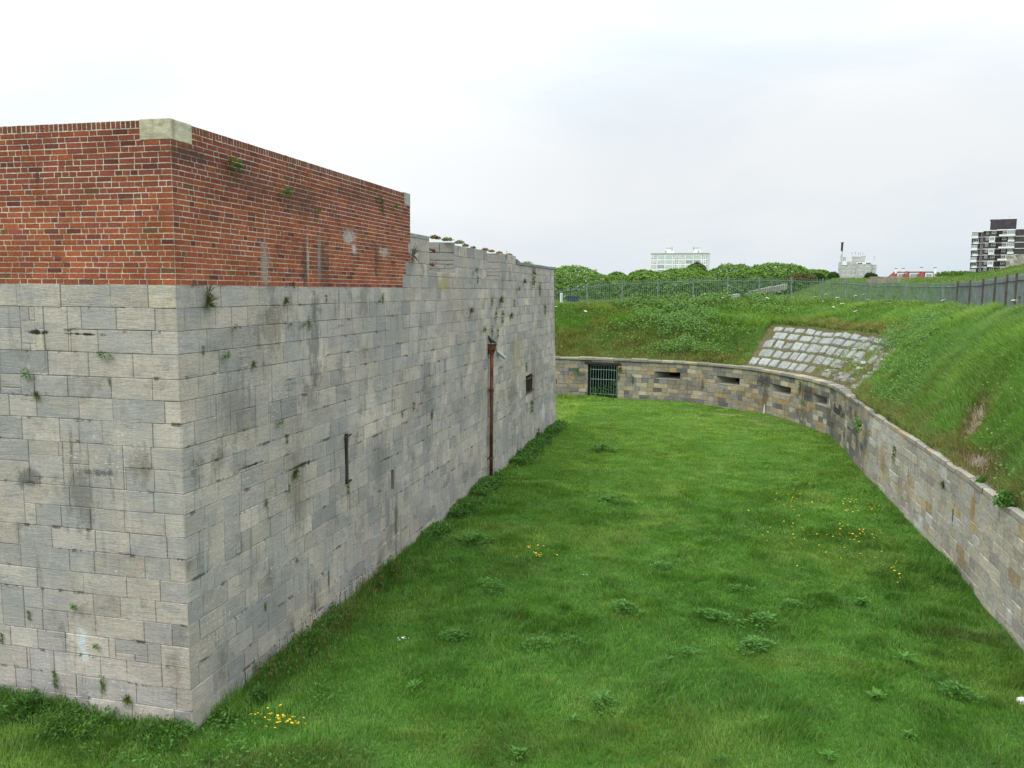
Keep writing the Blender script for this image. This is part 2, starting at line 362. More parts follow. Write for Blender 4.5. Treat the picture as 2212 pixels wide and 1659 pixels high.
M_dbrick = mat_plain('dark_brown_brick', (0.070, 0.062, 0.070), 0.9, 0, 0.2, 0.8)
M_tile = mat_plain('red_roof_tile', (0.20, 0.052, 0.045), 0.8, 0, 0.2, 1.2)
M_trunk = mat_plain('grey_bark', (0.07, 0.06, 0.045), 0.95)
M_glass = NT('window_glass').done((0.26, 0.30, 0.33), 0.15, None, 0.6)
M_gldk = NT('dark_window_glass').done((0.045, 0.055, 0.065), 0.12, None, 0.6)
M_glgn = NT('pale_green_glass').done((0.50, 0.58, 0.58), 0.25, None, 0.5)
M_soil = mat_ground('moat_floor_soil', (0.045, 0.13, 0.02), (0.07, 0.16, 0.03), (0.10, 0.13, 0.045))
M_bank = mat_ground('bank_soil', (0.07, 0.14, 0.03), (0.10, 0.16, 0.04), (0.16, 0.14, 0.07))
M_down = mat_ground('rough_grassland', (0.085, 0.15, 0.03), (0.13, 0.18, 0.05), (0.17, 0.16, 0.07), 0.15)
M_path = mat_masonry('weathered_path_stone', [])
M_flower_y = NT('yellow_petals').done((0.85, 0.55, 0.02), 0.6)
M_flower_w = NT('white_petals').done((0.78, 0.80, 0.66), 0.7)

# ------------------------------------------------------------------ plan of the place
A = math.radians(13.7)
C0 = np.array([-4.05, 10.025]); U = np.array([math.sin(A), math.cos(A)]); Nn = np.array([math.cos(A), -math.sin(A)])
def FR(s, z, d=0.0):   # right face of the fort, d = outwards
    p = C0 + U*s + Nn*d; return Vector((p[0], p[1], z))
def FL(s, z, d=0.0):   # left face of the fort
    p = C0 - Nn*s - U*d; return Vector((p[0], p[1], z))

ctrl = [(-30, 47.5), (-14, 46.6), (-6, 45.6), (2.4, 44.55), (5.6, 43.65), (8.9, 42.1), (11.2, 39.4), (12.15, 36.2), (12.5, 33.2), (12.3, 31.0), (11.35, 26.8), (10.8, 24.55),
        (9.95, 20.4), (9.08, 16.5), (8.45, 13.9), (8.15, 12.7), (7.55, 10.2), (6.6, 6.2), (5.2, 0.5), (3.6, -6)]
def crom(P, step=0.1):
    P = np.array(P, float); out = []
    for i in range(len(P)-1):
        p0 = P[max(i-1, 0)]; p1 = P[i]; p2 = P[i+1]; p3 = P[min(i+2, len(P)-1)]
        n = max(2, int(np.linalg.norm(p2-p1)/step))
        for k in range(n):
            t = k/n
            out.append(0.5*((2*p1) + (-p0+p2)*t + (2*p0-5*p1+4*p2-p3)*t*t + (-p0+3*p1-3*p2+p3)*t**3))
    out.append(P[-1]); return np.array(out)
WP = crom(ctrl); WS = np.concatenate([[0], np.cumsum(np.linalg.norm(np.diff(WP, axis=0), axis=1))]); WL = WS[-1]
def wpt(t): return np.stack([np.interp(t, WS, WP[:, 0]), np.interp(t, WS, WP[:, 1])], -1)
def wnr(t):                              # points into the moat
    d = wpt(np.asarray(t)+0.25) - wpt(np.asarray(t)-0.25); d = d/np.linalg.norm(d, axis=-1, keepdims=True)
    return np.stack([d[..., 1], -d[..., 0]], -1)
def RW(t, z, d=0.0):
    p = wpt(t) + wnr(t)*d; return Vector((p[0], p[1], z))
def wall_hit(px, py):
    r = ray(px, py); d = r[:2]; cr_ = WP[:, 0]*d[1] - WP[:, 1]*d[0]
    best = None
    for i in np.where(cr_[:-1]*cr_[1:] <= 0)[0]:
        k = cr_[i]/(cr_[i]-cr_[i+1]); p = WP[i]*(1-k) + WP[i+1]*k
        tt = p[1]/d[1]
        if tt > 0 and (best is None or tt < best[0]): best = (tt, WS[i]*(1-k) + WS[i+1]*k)
    return best[1], EZ + r[2]*best[0]
def near_t(x, y):
    i = np.argmin((WP[:, 0]-x)**2 + (WP[:, 1]-y)**2); return WS[i]
ZC = 2.0                                 # coping height of the counterscarp
fence_ctrl = [(-32, 53.5), (-14, 52.6), (-6, 51.5), (2.5, 50), (5.85, 50), (12, 50), (16.9, 51), (18.6, 49.2), (19.4, 44.5), (19.3, 38), (17.8, 32), (16.0, 27), (14.7, 24), (13.2, 19.5), (11.7, 14), (10.2, 8), (8.8, 1.0), (7.2, -7)]
FP = crom(fence_ctrl, 0.1); FS = np.concatenate([[0], np.cumsum(np.linalg.norm(np.diff(FP, axis=0), axis=1))]); FLn = FS[-1]
# match wall parameter to fence parameter
mt = [(0, 0)] + [(near_t(*w), FS[np.argmin((FP[:, 0]-f[0])**2+(FP[:, 1]-f[1])**2)]) for w, f in
      (((-14, 46.6), (-14, 52.6)), ((2.4, 44.55), (2.5, 50)), ((5.6, 43.65), (7, 50)), ((8.9, 42.1), (12.5, 50)), ((11.2, 39.4), (17.4, 50.6)), ((12.15, 36.2), (19.2, 45.5)), ((12.5, 33.2), (19.4, 40.5)),
       ((12.3, 31), (19.1, 37)), ((11.35, 26.8), (17.4, 31)), ((9.95, 20.4), (14.9, 24.6)), ((9.08, 16.5), (13.3, 20)), ((8.15, 12.7), (12.2, 16)), ((6.6, 6.2), (9.9, 7)))] + [(WL, FLn)]
mt = np.array(mt)
_tg = np.arange(0, WL, 0.25); _fg = np.interp(_tg, mt[:, 0], mt[:, 1]); _k = np.hanning(45); _k /= _k.sum()
_pad = np.concatenate([_fg[0]-(_fg[1:23]-_fg[0])[::-1], _fg, 2*_fg[-1]-_fg[-23:-1][::-1]]); _fs = np.convolve(_pad, _k, 'valid')[:len(_tg)]
def f_of_t(t): return np.interp(t, _tg, _fs)
def fpt(q): return np.stack([np.interp(q, FS, FP[:, 0]), np.interp(q, FS, FP[:, 1])], -1)
def qf(x, y): return FS[np.argmin((FP[:, 0]-x)**2 + (FP[:, 1]-y)**2)]
_cz = np.array([(0, 4.6), (qf(2.5, 50), 4.66), (qf(8.1, 50), 4.78), (qf(13.6, 50), 5.02), (qf(18.7, 49), 4.93), (qf(19.4, 44.5), 4.93), (qf(19.3, 38), 4.98), (qf(17.8, 32), 4.97), (qf(16, 27), 4.97), (qf(14.7, 24), 4.98), (FLn, 4.98)])
def crest(q): return np.interp(q, _cz[:, 0], _cz[:, 1])
T0 = near_t(8.45, 13.9)
def bank(t, u):
    """bank surface; t along the wall, u 0 at the coping .. 1 at the fence"""
    t = np.asarray(t, float); u = np.asarray(u, float)
    a = wpt(t) - wnr(t)*(0.30-0.20*sst(near_t(12.3, 31.5), near_t(11.2, 26), t)+0.16*(fbm(t*1.3, t*0, 2, 2)-0.5))[..., None]; q = f_of_t(t); b = fpt(q); p = a*(1-u)[..., None] + b*u[..., None]
    g = u + 0.10*np.sin(math.pi*u)*sst(0, 1, u*3)
    w = np.minimum(u, 1-u)*4; w = np.clip(w, 0, 1)
    bump_ = (fbm(p[..., 0]*0.45, p[..., 1]*0.45, 5, 3)-0.5)*0.16*w + (fbm(p[..., 0]*1.9, p[..., 1]*1.9, 9, 2)-0.5)*0.09*w
    tn = near_t(9.4, 17.6)                   # the washed out hollow near the right edge
    hol = -0.42*np.exp(-((t-tn)/1.1)**2 - ((u-0.26)/0.17)**2)
    z = ZC + 0.0 + (crest(q)-ZC)*g + bump_ + hol
    return np.concatenate([p, z[..., None]], -1)

# ------------------------------------------------------------------ masonry
def cut_rects(rects, hole):
    out = []; hs0, hs1, hz0, hz1 = hole
    for (a, b, c, d) in rects:
        if hs1 <= a or hs0 >= b or hz1 <= c or hz0 >= d: out.append((a, b, c, d)); continue
        if a < hs0: out.append((a, hs0, c, d))
        if hs1 < b: out.append((hs1, b, c, d))
        x0, x1 = max(a, hs0), min(b, hs1)
        if c < hz0: out.append((x0, x1, c, hz0))
        if hz1 < d: out.append((x0, x1, hz1, d))
    return [r for r in out if r[1]-r[0] > 0.012 and r[3]-r[2] > 0.012]
def lay(mb, P, s0, s1, zs, wmin, wmax, gap, depth, colf, holes=(), sgn=1, jit=0.004, rough=0.0, widths=None, bev=0.006, proud=0.004):
    """coursed blocks on the surface P(s, z, d); zs are the bed heights"""
    for k in range(len(zs)-1):
        za, zb = zs[k], zs[k+1]; s = s0; first = True; j = 0
        while s < s1 - 1e-6:
            if widths: w = widths(k, j); j += 1
            else: w = R.uniform(wmin, wmax)
            if first: w *= R.uniform(0.45, 1.0); first = False
            e_ = min(s1, s+w)
            if s1 - e_ < wmin*0.4: e_ = s1
            rects = [(s, e_, za, zb)]
            for h in holes: rects = cut_rects(rects, h)
            c = colf((s+e_)/2, (za+zb)/2, k)
            for (a, b, z0, z1) in rects: block(mb, P, a, b, z0, z1, gap, depth, c, sgn, jit, bev, proud)
            s = e_
def block(mb, P, a, b, z0, z1, gap, depth, c, sgn=1, jit=0.004, bev=0.006, proud=0.004):
    g = gap/2*(R.choice([0.25, 0.4, 0.7, 1.0, 1.6]) if gap < 0.008 else 1); pr = R.uniform(-proud, proud)
    J = lambda: R.uniform(-jit, jit)
    if R.random() < 0.10: J = lambda: R.uniform(-jit, jit)*2.2
    o = [(a+g, z0+g), (b-g, z0+g), (b-g, z1-g), (a+g, z1-g)]
    bv = bev*R.uniform(0.5, 1.6)
    i = [(a+g+bv+J(), z0+g+bv+J()), (b-g-bv+J(), z0+g+bv+J()), (b-g-bv+J(), z1-g-bv+J()), (a+g+bv+J(), z1-g-bv+J())]
    m = [(0.5*(x+p), 0.5*(y+q)) for (x, y), (p, q) in zip(o, i)]
    nx = max(1, int((b-a)/0.4))
    def row(q, d): return [P(q[k][0], q[k][1], d) for k in range(4)]
    O = row(o, -depth); Mi = row(m, pr-bv*0.5); 
    # front as a strip so that it follows a curved wall
    bot = [P(i[0][0]+(i[1][0]-i[0][0])*t/nx, i[0][1]+(i[1][1]-i[0][1])*t/nx, pr) for t in range(nx+1)]
    top = [P(i[3][0]+(i[2][0]-i[3][0])*t/nx, i[3][1]+(i[2][1]-i[3][1])*t/nx, pr) for t in range(nx+1)]
    F = lambda pts, uv: mb.face(pts if sgn > 0 else pts[::-1], c, uv if sgn > 0 else uv[::-1])
    us = lambda t: sgn*(a+(b-a)*t/nx)
    for t in range(nx): F([bot[t], bot[t+1], top[t+1], top[t]], [(us(t), z0), (us(t+1), z0), (us(t+1), z1), (us(t), z1)])
    I = [bot[0], bot[-1], top[-1], top[0]]
    for k in range(4):
        k2 = (k+1) % 4; uv = [(sgn*o[k][0], o[k][1]), (sgn*o[k2][0], o[k2][1]), (sgn*o[k2][0], o[k2][1]), (sgn*o[k][0], o[k][1])]
        F([O[k], O[k2], Mi[k2], Mi[k]], uv)
        if k in (0, 2) and nx > 1:
            ed = bot if k == 0 else top[::-1]
            F([Mi[k], Mi[k2]] + ed[::-1], [uv[0], uv[1]] + [uv[0]]*len(ed))
        else: F([Mi[k], Mi[k2], I[k2], I[k]], uv)
def backing(mb, P, s0, s1, z0, z1, d, holes=(), sgn=1, step=0.5, c=(1, 1, 1)):
    n = max(1, int((s1-s0)/step))
    for k in range(n):
        rects = [(s0+(s1-s0)*k/n, s0+(s1-s0)*(k+1)/n, z0, z1)]
        for h in holes: rects = cut_rects(rects, h)
        for (a, b, e0, e1) in rects:
            pts = [P(a, e0, d), P(b, e0, d), P(b, e1, d), P(a, e1, d)]; uv = [(sgn*a, e0), (sgn*b, e0), (sgn*b, e1), (sgn*a, e1)]
            mb.face(pts if sgn > 0 else pts[::-1], c, uv if sgn > 0 else uv[::-1])

def stone_col(s, z, k):
    r = R.random(); b = R.uniform(0.88, 1.12)
    if r < 0.42: c = (0.415, 0.395, 0.350)
    elif r < 0.68: c = (0.360, 0.355, 0.335)
    elif r < 0.90: c = (0.455, 0.430, 0.378)
    elif r < 0.955: c = (0.300, 0.302, 0.292)
    elif r < 0.975: c = (0.47, 0.445, 0.355)
    else: c = (0.41, 0.375, 0.33)
    return (c[0]*b*1.18, c[1]*b*1.09, c[2]*b*1.08)
def brick_col(s, z, k):
    b = R.uniform(0.86, 1.13); r = R.random(); low = float(sst(7.0, 6.2, z))
    warm = (0.365, 0.102, 0.048); deep = (0.285, 0.082, 0.054); purp = (0.185, 0.060, 0.047); buff = (0.21, 0.10, 0.05)
    if r < 0.16 + 0.58*low: c = warm
    elif r < 0.88: c = deep
    elif r < 0.97: c = purp
    else: c = buff
    if s > 0.0: c = tuple(q*(0.80+0.12*low) for q in c)
    return tuple(q*b for q in c)
def mortar_col(z): return (0.60, 0.545, 0.45)

# ------------------------------------------------------------------ the fort
ZB = 5.575; BT = 7.52; SH = 25.0
fort = empty('fort', (C0[0], C0[1], 0), 'grey stone fort with a red brick parapet rising from the grass ditch', 'fort')
beds = [-0.12]; 
for k in range(1, 20): beds.append(-0.12 + (ZB+0.12)*k/20 + R.uniform(-0.012, 0.012))
beds.append(ZB)
slit = (4.60, 4.745, 2.08, 2.98); fill = (6.75, 6.90, 1.46, 1.86); wind = (19.2, 20.32, 1.92, 2.58)
def PR(s, z, d=0.0):                      # the far end of the right face leans back a little
    k = max(0.0, (s-15.0)/10.0); return FR(s - k*k*1.0*max(z, 0)/6.46, z, d)
def big_blocks(n, L, avoid):
    out = []
    for k in range(n*3):
        if len(out) >= n: break
        i = R.randrange(1, len(beds)-3); a = R.uniform(0.5, L-1.2); w = R.uniform(0.22, 0.62); hgt = R.choice([1, 2, 2])
        r_ = (a, a+w, beds[i]+(0 if hgt == 2 else R.choice([0.0, 0.09])), beds[i+2] if hgt == 2 else beds[i+1]+R.choice([0.0, 0.10]))
        if all(r_[1] < q[0]-0.1 or r_[0] > q[1]+0.1 or r_[3] < q[2]-0.05 or r_[2] > q[3]+0.05 for q in out+list(avoid)): out.append(r_)
    return out
bigR = big_blocks(80, 24.5, (slit, fill, wind)); bigL = big_blocks(16, 6.0, ())
mb = MB()
for r_ in bigR: block(mb, PR, *r_, 0.004, 0.014, stone_col(0, 0, 0))
lay(mb, PR, 0, SH, beds, 0.24, 0.66, 0.0040, 0.014, stone_col, holes=(slit, fill, wind, *bigR))
up = [ZB, 5.84, 6.106, 6.372, 6.64]
E1 = (9.12, 11.0); E2 = (14.0, 15.42)
brick_rects = [(0, 7.48, ZB, BT), (7.48, 7.66, 5.84, BT), (7.66, 7.93, 6.106, 6.30), (7.66, 7.81, 6.30, 6.50), (7.66, 7.93, 6.50, BT)]
uph = brick_rects + [(E1[0], E1[1], 5.95, 9), (E2[0], E2[1], 5.86, 9)]
lay(mb, PR, 7.40, 17.55, up, 0.32, 0.75, 0.0045, 0.014, stone_col, holes=uph)
lay(mb, PR, 17.55, SH, [ZB, 5.84, 6.106, 6.372], 0.30, 0.70, 0.0045, 0.014, stone_col)
block(mb, PR, 7.93, 9.12, 6.64, 6.735, 0.004, 0.016, (0.33, 0.335, 0.32))
mb.build('stone_wall', M_stone, fort)
tag(fort.children[-1], 'long weathered grey face above the open ditch')
mb = MB(); backing(mb, PR, 0, SH, -0.12, ZB, -0.014, (slit, fill, wind)); backing(mb, PR, 7.40, 17.55, ZB, 6.64, -0.014, uph); backing(mb, PR, 17.55, SH, ZB, 6.372, -0.014)
backing(mb, FL, 0, 14, -0.12, ZB, -0.014, (), -1)
mb.build('joint_mortar', M_joint, fort)
mb = MB()
for r_ in bigL: block(mb, FL, *r_, 0.004, 0.014, stone_col(0, 0, 0), -1)
lay(mb, FL, 0, 14, beds, 0.36, 0.80, 0.0042, 0.014, stone_col, holes=bigL, sgn=-1)
mb.build('stone_wall', M_stone, fort); tag(fort.children[-1], 'near grey face turned towards the viewer')

# brick parapet: each face its own part
rows = [ZB + 0.0685*k for k in range(28)]
def bw(k, j):
    r = (k*7 + j*13) % 11
    if k % 2: return 0.218 if (j + (r > 8)) % 2 == 0 else 0.108
    return 0.218 if (j % 3 != 2 or r > 8) else 0.108
capR = (0, 0.41, 7.288, BT); endc = (7.60, 7.93, 7.275, BT+0.02)
notR = [(7.48, 7.93, ZB, 5.84), (7.66, 7.93, 5.84, 6.106), (7.81, 7.93, 6.30, 6.50), capR, endc]
for P, sg, L, holes, lab in ((PR, 1, 7.93, notR, 'long brick face above the grey wall, weathered dark at its top'), (FL, -1, 14.0, [capR], 'orange red brick face turned towards the viewer')):
    mb = MB(); lay(mb, P, 0, L, rows, 0.1, 0.23, 0.0105, 0.007, brick_col, holes=holes, sgn=sg, jit=0.003, widths=bw, bev=0.0015, proud=0.002)
    lay(mb, P, 0, L, [rows[-1], BT], 0.066, 0.070, 0.0095, 0.009, lambda s, z, k: tuple(0.55*q + 0.45*p for q, p in zip(brick_col(s, 7, k), (0.20, 0.085, 0.055))), holes=holes, sgn=sg, jit=0.003, bev=0.003, proud=0.003)
    o = mb.build('brick_parapet', M_brick, fort); tag(o, lab)
    mb = MB(); backing(mb, P, 0, L, ZB, BT-0.004, -0.0035, holes, sg, c=mortar_col(0))
    mb.build('mortar', M_mortar, fort)
# tops, thickness and core of the fort
def slab(mb, pts, z0, z1, c=(1, 1, 1)):
    n = len(pts); top = [Vector((p[0], p[1], z1)) for p in pts]; bot = [Vector((p[0], p[1], z0)) for p in pts]
    mb.face(top, c); mb.face(bot[::-1], c)
    for k in range(n): mb.face([bot[k], bot[(k+1) % n], top[(k+1) % n], top[k]], c)
mb = MB()
q = lambda P, s, d: P(s, 0, d)[:2]
def loc(s, d): p = C0 + U*s - Nn*d; return (p[0], p[1])     # d = inwards from the right face
slab(mb, [loc(0.008, 14), loc(0.008, 0.008), loc(7.92, 0.008), loc(7.92, 0.6), loc(0.6, 0.6), loc(0.6, 14)], ZB, BT-0.003, (0.22, 0.085, 0.05))
mb.build('parapet_core', M_brick, fort)
mb = MB()
slab(mb, [loc(0.02, 14), loc(0.02, 0.02), loc(4.5, 0.02), loc(4.5, 14)], -0.12, ZB-0.05, (0.3, 0.3, 0.28))
slab(mb, [loc(0.7, 14), loc(0.7, 0.7), loc(7.9, 1.2), loc(7.9, 14)], ZB-0.05, 6.0, (0.2, 0.25, 0.1))
mb.build('core', M_joint, fort)
mb = MB()
def notch_block(s0, s1, z0, z1, d1=1.6, drop=0.0):
    """solid parapet length between two openings, its top rising slightly inwards"""
    a, b, c, d = loc(s0, 0.016), loc(s1, 0.016), loc(s1, d1), loc(s0, d1)
    B = [Vector((*p, z0)) for p in (loc(s0, 0.016), loc(s1-(0.6 if s1 > 24 else 0), 0.016), loc(s1-(0.8 if s1 > 24 else 0), d1), loc(s0, d1))]
    k = lambda s: s - max(0.0, (s-15.0)/10.0)**2*z1/6.46
    a, b = loc(k(s0), 0.016), loc(k(s1), 0.016); c, d = loc(k(s1)-0.02, d1), loc(k(s0), d1)
    Tt = [Vector((*a, z1)), Vector((*b, z1)), Vector((*c, z1+0.02)), Vector((*d, z1+0.02))]
    col_ = (0.31, 0.305, 0.28)
    uv = lambda P_: [(p[0]*1.0+p[1]*0.5, p[2]) for p in P_]
    for f in ([Tt[0], Tt[1], Tt[2], Tt[3]], [B[0], B[3], B[2], B[1]], [B[1], B[2], Tt[2], Tt[1]], [B[3], B[0], Tt[0], Tt[3]], [B[2], B[3], Tt[3], Tt[2]]):
        mb.face(f, col_, uv(f))
notch_block(7.94, E1[0], ZB, 6.73); notch_block(E1[1]+0.02, E2[0], ZB, 6.63); notch_block(E2[1]+0.02, 17.55, ZB, 6.63); notch_block(17.56, SH, ZB, 6.37)
mb.build('parapet_core', M_stone, fort)
# embrasures: floor, two cheeks of coursed stone, back
def embr(E, z0, ztop, cheek, light):
    s0, s1 = E; mb = MB(); D = 1.15
    def PC(a, z, d):                      # far cheek, a from the face inwards
        p0 = np.array(loc(s1, 0.0)); p1 = np.array(loc(s1-0.40, D)); v = (p1-p0)/np.linalg.norm(p1-p0); nn = np.array([v[1], -v[0]])
        if np.dot(nn, -U) < 0: nn = -nn
        p = p0 + v*a + nn*d; return Vector((p[0], p[1], z))
    def cc(s, z, k): b_ = R.uniform(0.9, 1.12); return tuple(q*b_ for q in light)
    zz = [z0, z0+0.105, z0+0.215, z0+0.31, z0+0.50, ztop-0.012] if ztop-z0 > 0.6 else [z0, z0+0.13, z0+0.28, z0+0.44, ztop-0.012]
    lay(mb, PC, 0.0, 1.2, zz, 0.4, 1.1, 0.007, 0.02, cc, sgn=-1)
    backing(mb, PC, 0, 1.2, z0, ztop, -0.015, (), -1, c=(0.1, 0.1, 0.09))
    a, b, c, d = [Vector((*loc(*p), z0)) for p in ((s0, 0.016), (s1, 0.016), (s1, 1.6), (s0, 1.6))]
    mb.face([a, b, c, d], light); u_ = Vector((0, 0, ztop-z0))
    a2, b2 = [Vector((*loc(*p), z0)) for p in ((s0, D), (s1, D))]
    mb.face([a2, b2, b2+u_, a2+u_], light); e1, e2 = [Vector((*loc(*p), z0)) for p in ((s0, 0.0), (s0, 1.6))]
    mb.face([e1, e2, e2+u_, e1+u_], light)
    # the lid slab behind, level with the wall head
    f = [Vector((*loc(*p), ztop)) for p in ((s0, D), (s1, D), (s1, 1.6), (s0, 1.6))]; mb.face(f, light)
    return mb.build('embrasure', M_stone, fort)
em1 = embr(E1, 5.95, 6.70, None, (0.33, 0.315, 0.275)); em2 = embr(E2, 5.86, 6.60, None, (0.34, 0.315, 0.28))
for em, pts in ((em1, [(9.0, 6.49, 10.15, 0.25), (9.0, 6.16, 10.15, 0.28)]), (em2, [(13.9, 6.45, 14.7, 0.3)])):
    for (sa, z, sb, d) in pts:
        mb = MB(); p0 = Vector((*loc(sa, d*0.3), z)); p1 = Vector((*loc(sb, d), z-0.03))
        mb.tube([p0, p1], 0.022, 6); mb.tube([p1-(p1-p0).normalized()*0.05, p1+(p1-p0).normalized()*0.03], 0.045, 8)
        mb.build('iron_bar', M_rust, em)
# capstones
mb = MB()
def prism_cap(mb, s0, s1, l, z0, z1, pr, c):
    P_ = [Vector((*loc(s0-pr, l), 0)), Vector((*loc(s0-pr, -pr), 0)), Vector((*loc(s1, -pr), 0)), Vector((*loc(s1, 0.55), 0)), Vector((*loc(0.55, 0.55), 0)), Vector((*loc(0.55, l), 0))]
    n = len(P_); top = [p+Vector((0, 0, z1-0.008)) for p in P_]; bot = [p+Vector((0, 0, z0)) for p in P_]
    cen = sum(P_, Vector())/n; ti = [(p-cen)*0.975+cen+Vector((0, 0, z1)) for p in P_]
    mb.face(ti, c)
    for k in range(n):
        k2 = (k+1) % n
        L_ = (P_[k2]-P_[k]).length; uv = [(k, z0), (k+L_, z0), (k+L_, z1), (k, z1)]
        mb.face([bot[k], bot[k2], top[k2], top[k]], c, uv); mb.face([top[k], top[k2], ti[k2], ti[k]], c, uv)
    mb.face(bot[::-1], c)
prism_cap(mb, 0, 0.41, 0.41, 7.289, BT+0.006, 0.007, (0.54, 0.485, 0.36))
tag(mb.build('corner_stone', M_pale, fort), 'large cream block capping the brick corner')
mb = MB(); block(mb, PR, 7.60, 7.935, 7.278, BT+0.015, 0.0, 0.3, (0.40, 0.395, 0.36)); mb.face([PR(7.60, BT+0.012, 0), PR(7.935, BT+0.012, 0), PR(7.935, BT+0.012, -0.6), PR(7.60, BT+0.012, -0.6)], (0.4, 0.4, 0.36))
mb.face([PR(7.935, 7.278, 0), PR(7.935, 7.278, -0.6), PR(7.935, BT+0.012, -0.6), PR(7.935, BT+0.012, 0)], (0.4, 0.4, 0.36))
tag(mb.build('corner_stone', M_pale, fort), 'grey block at the far end of the brick parapet')
# lead grey coping on the lower far length
mb = MB(); n = 14
for k in range(n):
    a = 17.62 + (SH-17.62)*k/n; b = 17.62 + (SH-17.62)*(k+1)/n - 0.004; zt = 6.455 + R.uniform(-0.006, 0.006)
    za = zt + (0.09 if k == 0 else 0)
    P8 = [PR(a, 6.372, 0.03), PR(b, 6.372, 0.03), PR(b, zt, 0.03), PR(a, za, 0.03), PR(a, 6.372, -0.6), PR(b, 6.372, -0.6), PR(b, zt, -0.6), PR(a, za, -0.6)]
    for f in ((0, 1, 2, 3), (3, 2, 6, 7), (1, 5, 6, 2), (0, 3, 7, 4), (0, 4, 5, 1)): mb.face([P8[i] for i in f], (0.24, 0.25, 0.26), [(a, 0.0), (b, 0.0), (b, 0.1), (a, 0.1)])
tag(mb.build('coping', M_stone, fort), 'dark grey flashing along the low far end')
# firing slit, plastered slit and barred opening
def recess(P, h, d, name, mat_in, taper=0.0, par=None, cols=((0.2, 0.2, 0.19),)*5, back=M_dark):
    s0, s1, z0, z1 = h; t = taper; mb = MB(); c = cols
    a = [P(s0, z0, -0.002), P(s1, z0, -0.002), P(s1, z1, -0.002), P(s0, z1, -0.002)]; b = [P(s0+t, z0+t*0.5, -d), P(s1-t, z0+t*0.5, -d), P(s1-t, z1-t*0.2, -d), P(s0+t, z1-t*0.2, -d)]
    for k in range(4):
        k2 = (k+1) % 4; mb.face([a[k], a[k2], b[k2], b[k]], c[k], [(s0, z0), (s1, z0), (s1, z0+0.1), (s0, z0+0.1)])
    o = mb.build(name, mat_in, par)
    mb = MB(); mb.face(b); mb.build('opening', back, o); return o
loop = recess(PR, slit, 0.32, 'loophole', M_stone, 0.0, fort)
mb = MB()
for sa in (4.615, 4.725): mb.box((0, 0, 0), (0.018, 0.02, 0.86), M=Matrix.Translation(PR(sa, 2.10, -0.05)) @ Matrix.Rotation(-A, 4, 'Z'))
mb.tube([PR(4.66, 2.12, -0.02), PR(4.66, 2.95, -0.02)], 0.032, 6); mb.tube([PR(4.55, 2.93, 0.03), PR(4.80, 2.95, 0.03)], 0.016, 6)
mb.tube([PR(4.50, 2.93, 0.05), PR(4.58, 2.62, 0.035)], 0.009, 5); mb.tube([PR(4.60, 2.10, 0.02), PR(4.78, 2.12, 0.03)], 0.022, 6)
mb.build('iron_frame', M_iron, loop)
o = recess(PR, fill, 0.06, 'loophole', M_stone, 0.0, fort, back=NT('old_whitewash').done((0.62, 0.63, 0.60), 0.9)); tag(o, 'narrow firing slit plugged with white plaster')
wo_ = recess(PR, wind, 0.35, 'window_opening', M_stone, 0.0, fort)
mb = MB()
for z in (2.47, 1.98): mb.tube([PR(19.12, z-0.02, 0.03), PR(20.42, z+0.01, 0.035)], 0.022, 6)
tag(mb.build('crossbar', M_rust, wo_), None)
for k in range(4):
    mb = MB(); s_ = 19.38+0.24*k; mb.tube([PR(s_, 1.94, 0.0), PR(s_+0.02, 2.56, 0.0)], 0.02, 6); mb.build('bar', M_iron, wo_)

# ------------------------------------------------------------------ fittings on the fort wall
SP = 14.22
dp = empty('drainpipe', FR(SP, 0, 0.10), 'rusty red cast iron drainpipe running down the grey stone wall', 'drainpipe')
mb = MB(); mb.tube([FR(SP, -0.05, 0.095), FR(SP+0.0, 3.78, 0.095)], 0.052, 14); mb.build('pipe', M_rust, dp, True)
mb = MB()
z = 3.74; prof = [(0.055, 0.0), (0.065, 0.03), (0.098, 0.09), (0.105, 0.21), (0.125, 0.24), (0.125, 0.26)]
for i in range(len(prof)-1):
    (h0, y0), (h1, y1) = prof[i], prof[i+1]
    def ring(h, y): return [FR(SP-h, z+y, 0.10-min(h, .095)), FR(SP+h, z+y, 0.10-min(h, .095)), FR(SP+h*0.7, z+y, 0.10+h), FR(SP-h*0.7, z+y, 0.10+h)]
    r0, r1 = ring(h0, y0), ring(h1, y1)
    for k in range(4): mb.face([r0[k], r0[(k+1) % 4], r1[(k+1) % 4], r1[k]])
r1 = ring(0.115, 0.25); mb.face(r1, (0.3, 0.3, 0.3)); hop = mb.build('hopper_head', M_rust, dp)
for z in (2.62, 0.62, 3.70):
    mb = MB(); mb.tube([FR(SP, z, 0.095), FR(SP, z+0.09, 0.095)], 0.068, 14); mb.tube([FR(SP-0.11, z+0.045, 0.02), FR(SP+0.02, z+0.045, 0.05)], 0.02, 6); mb.build('collar', M_rust, dp)
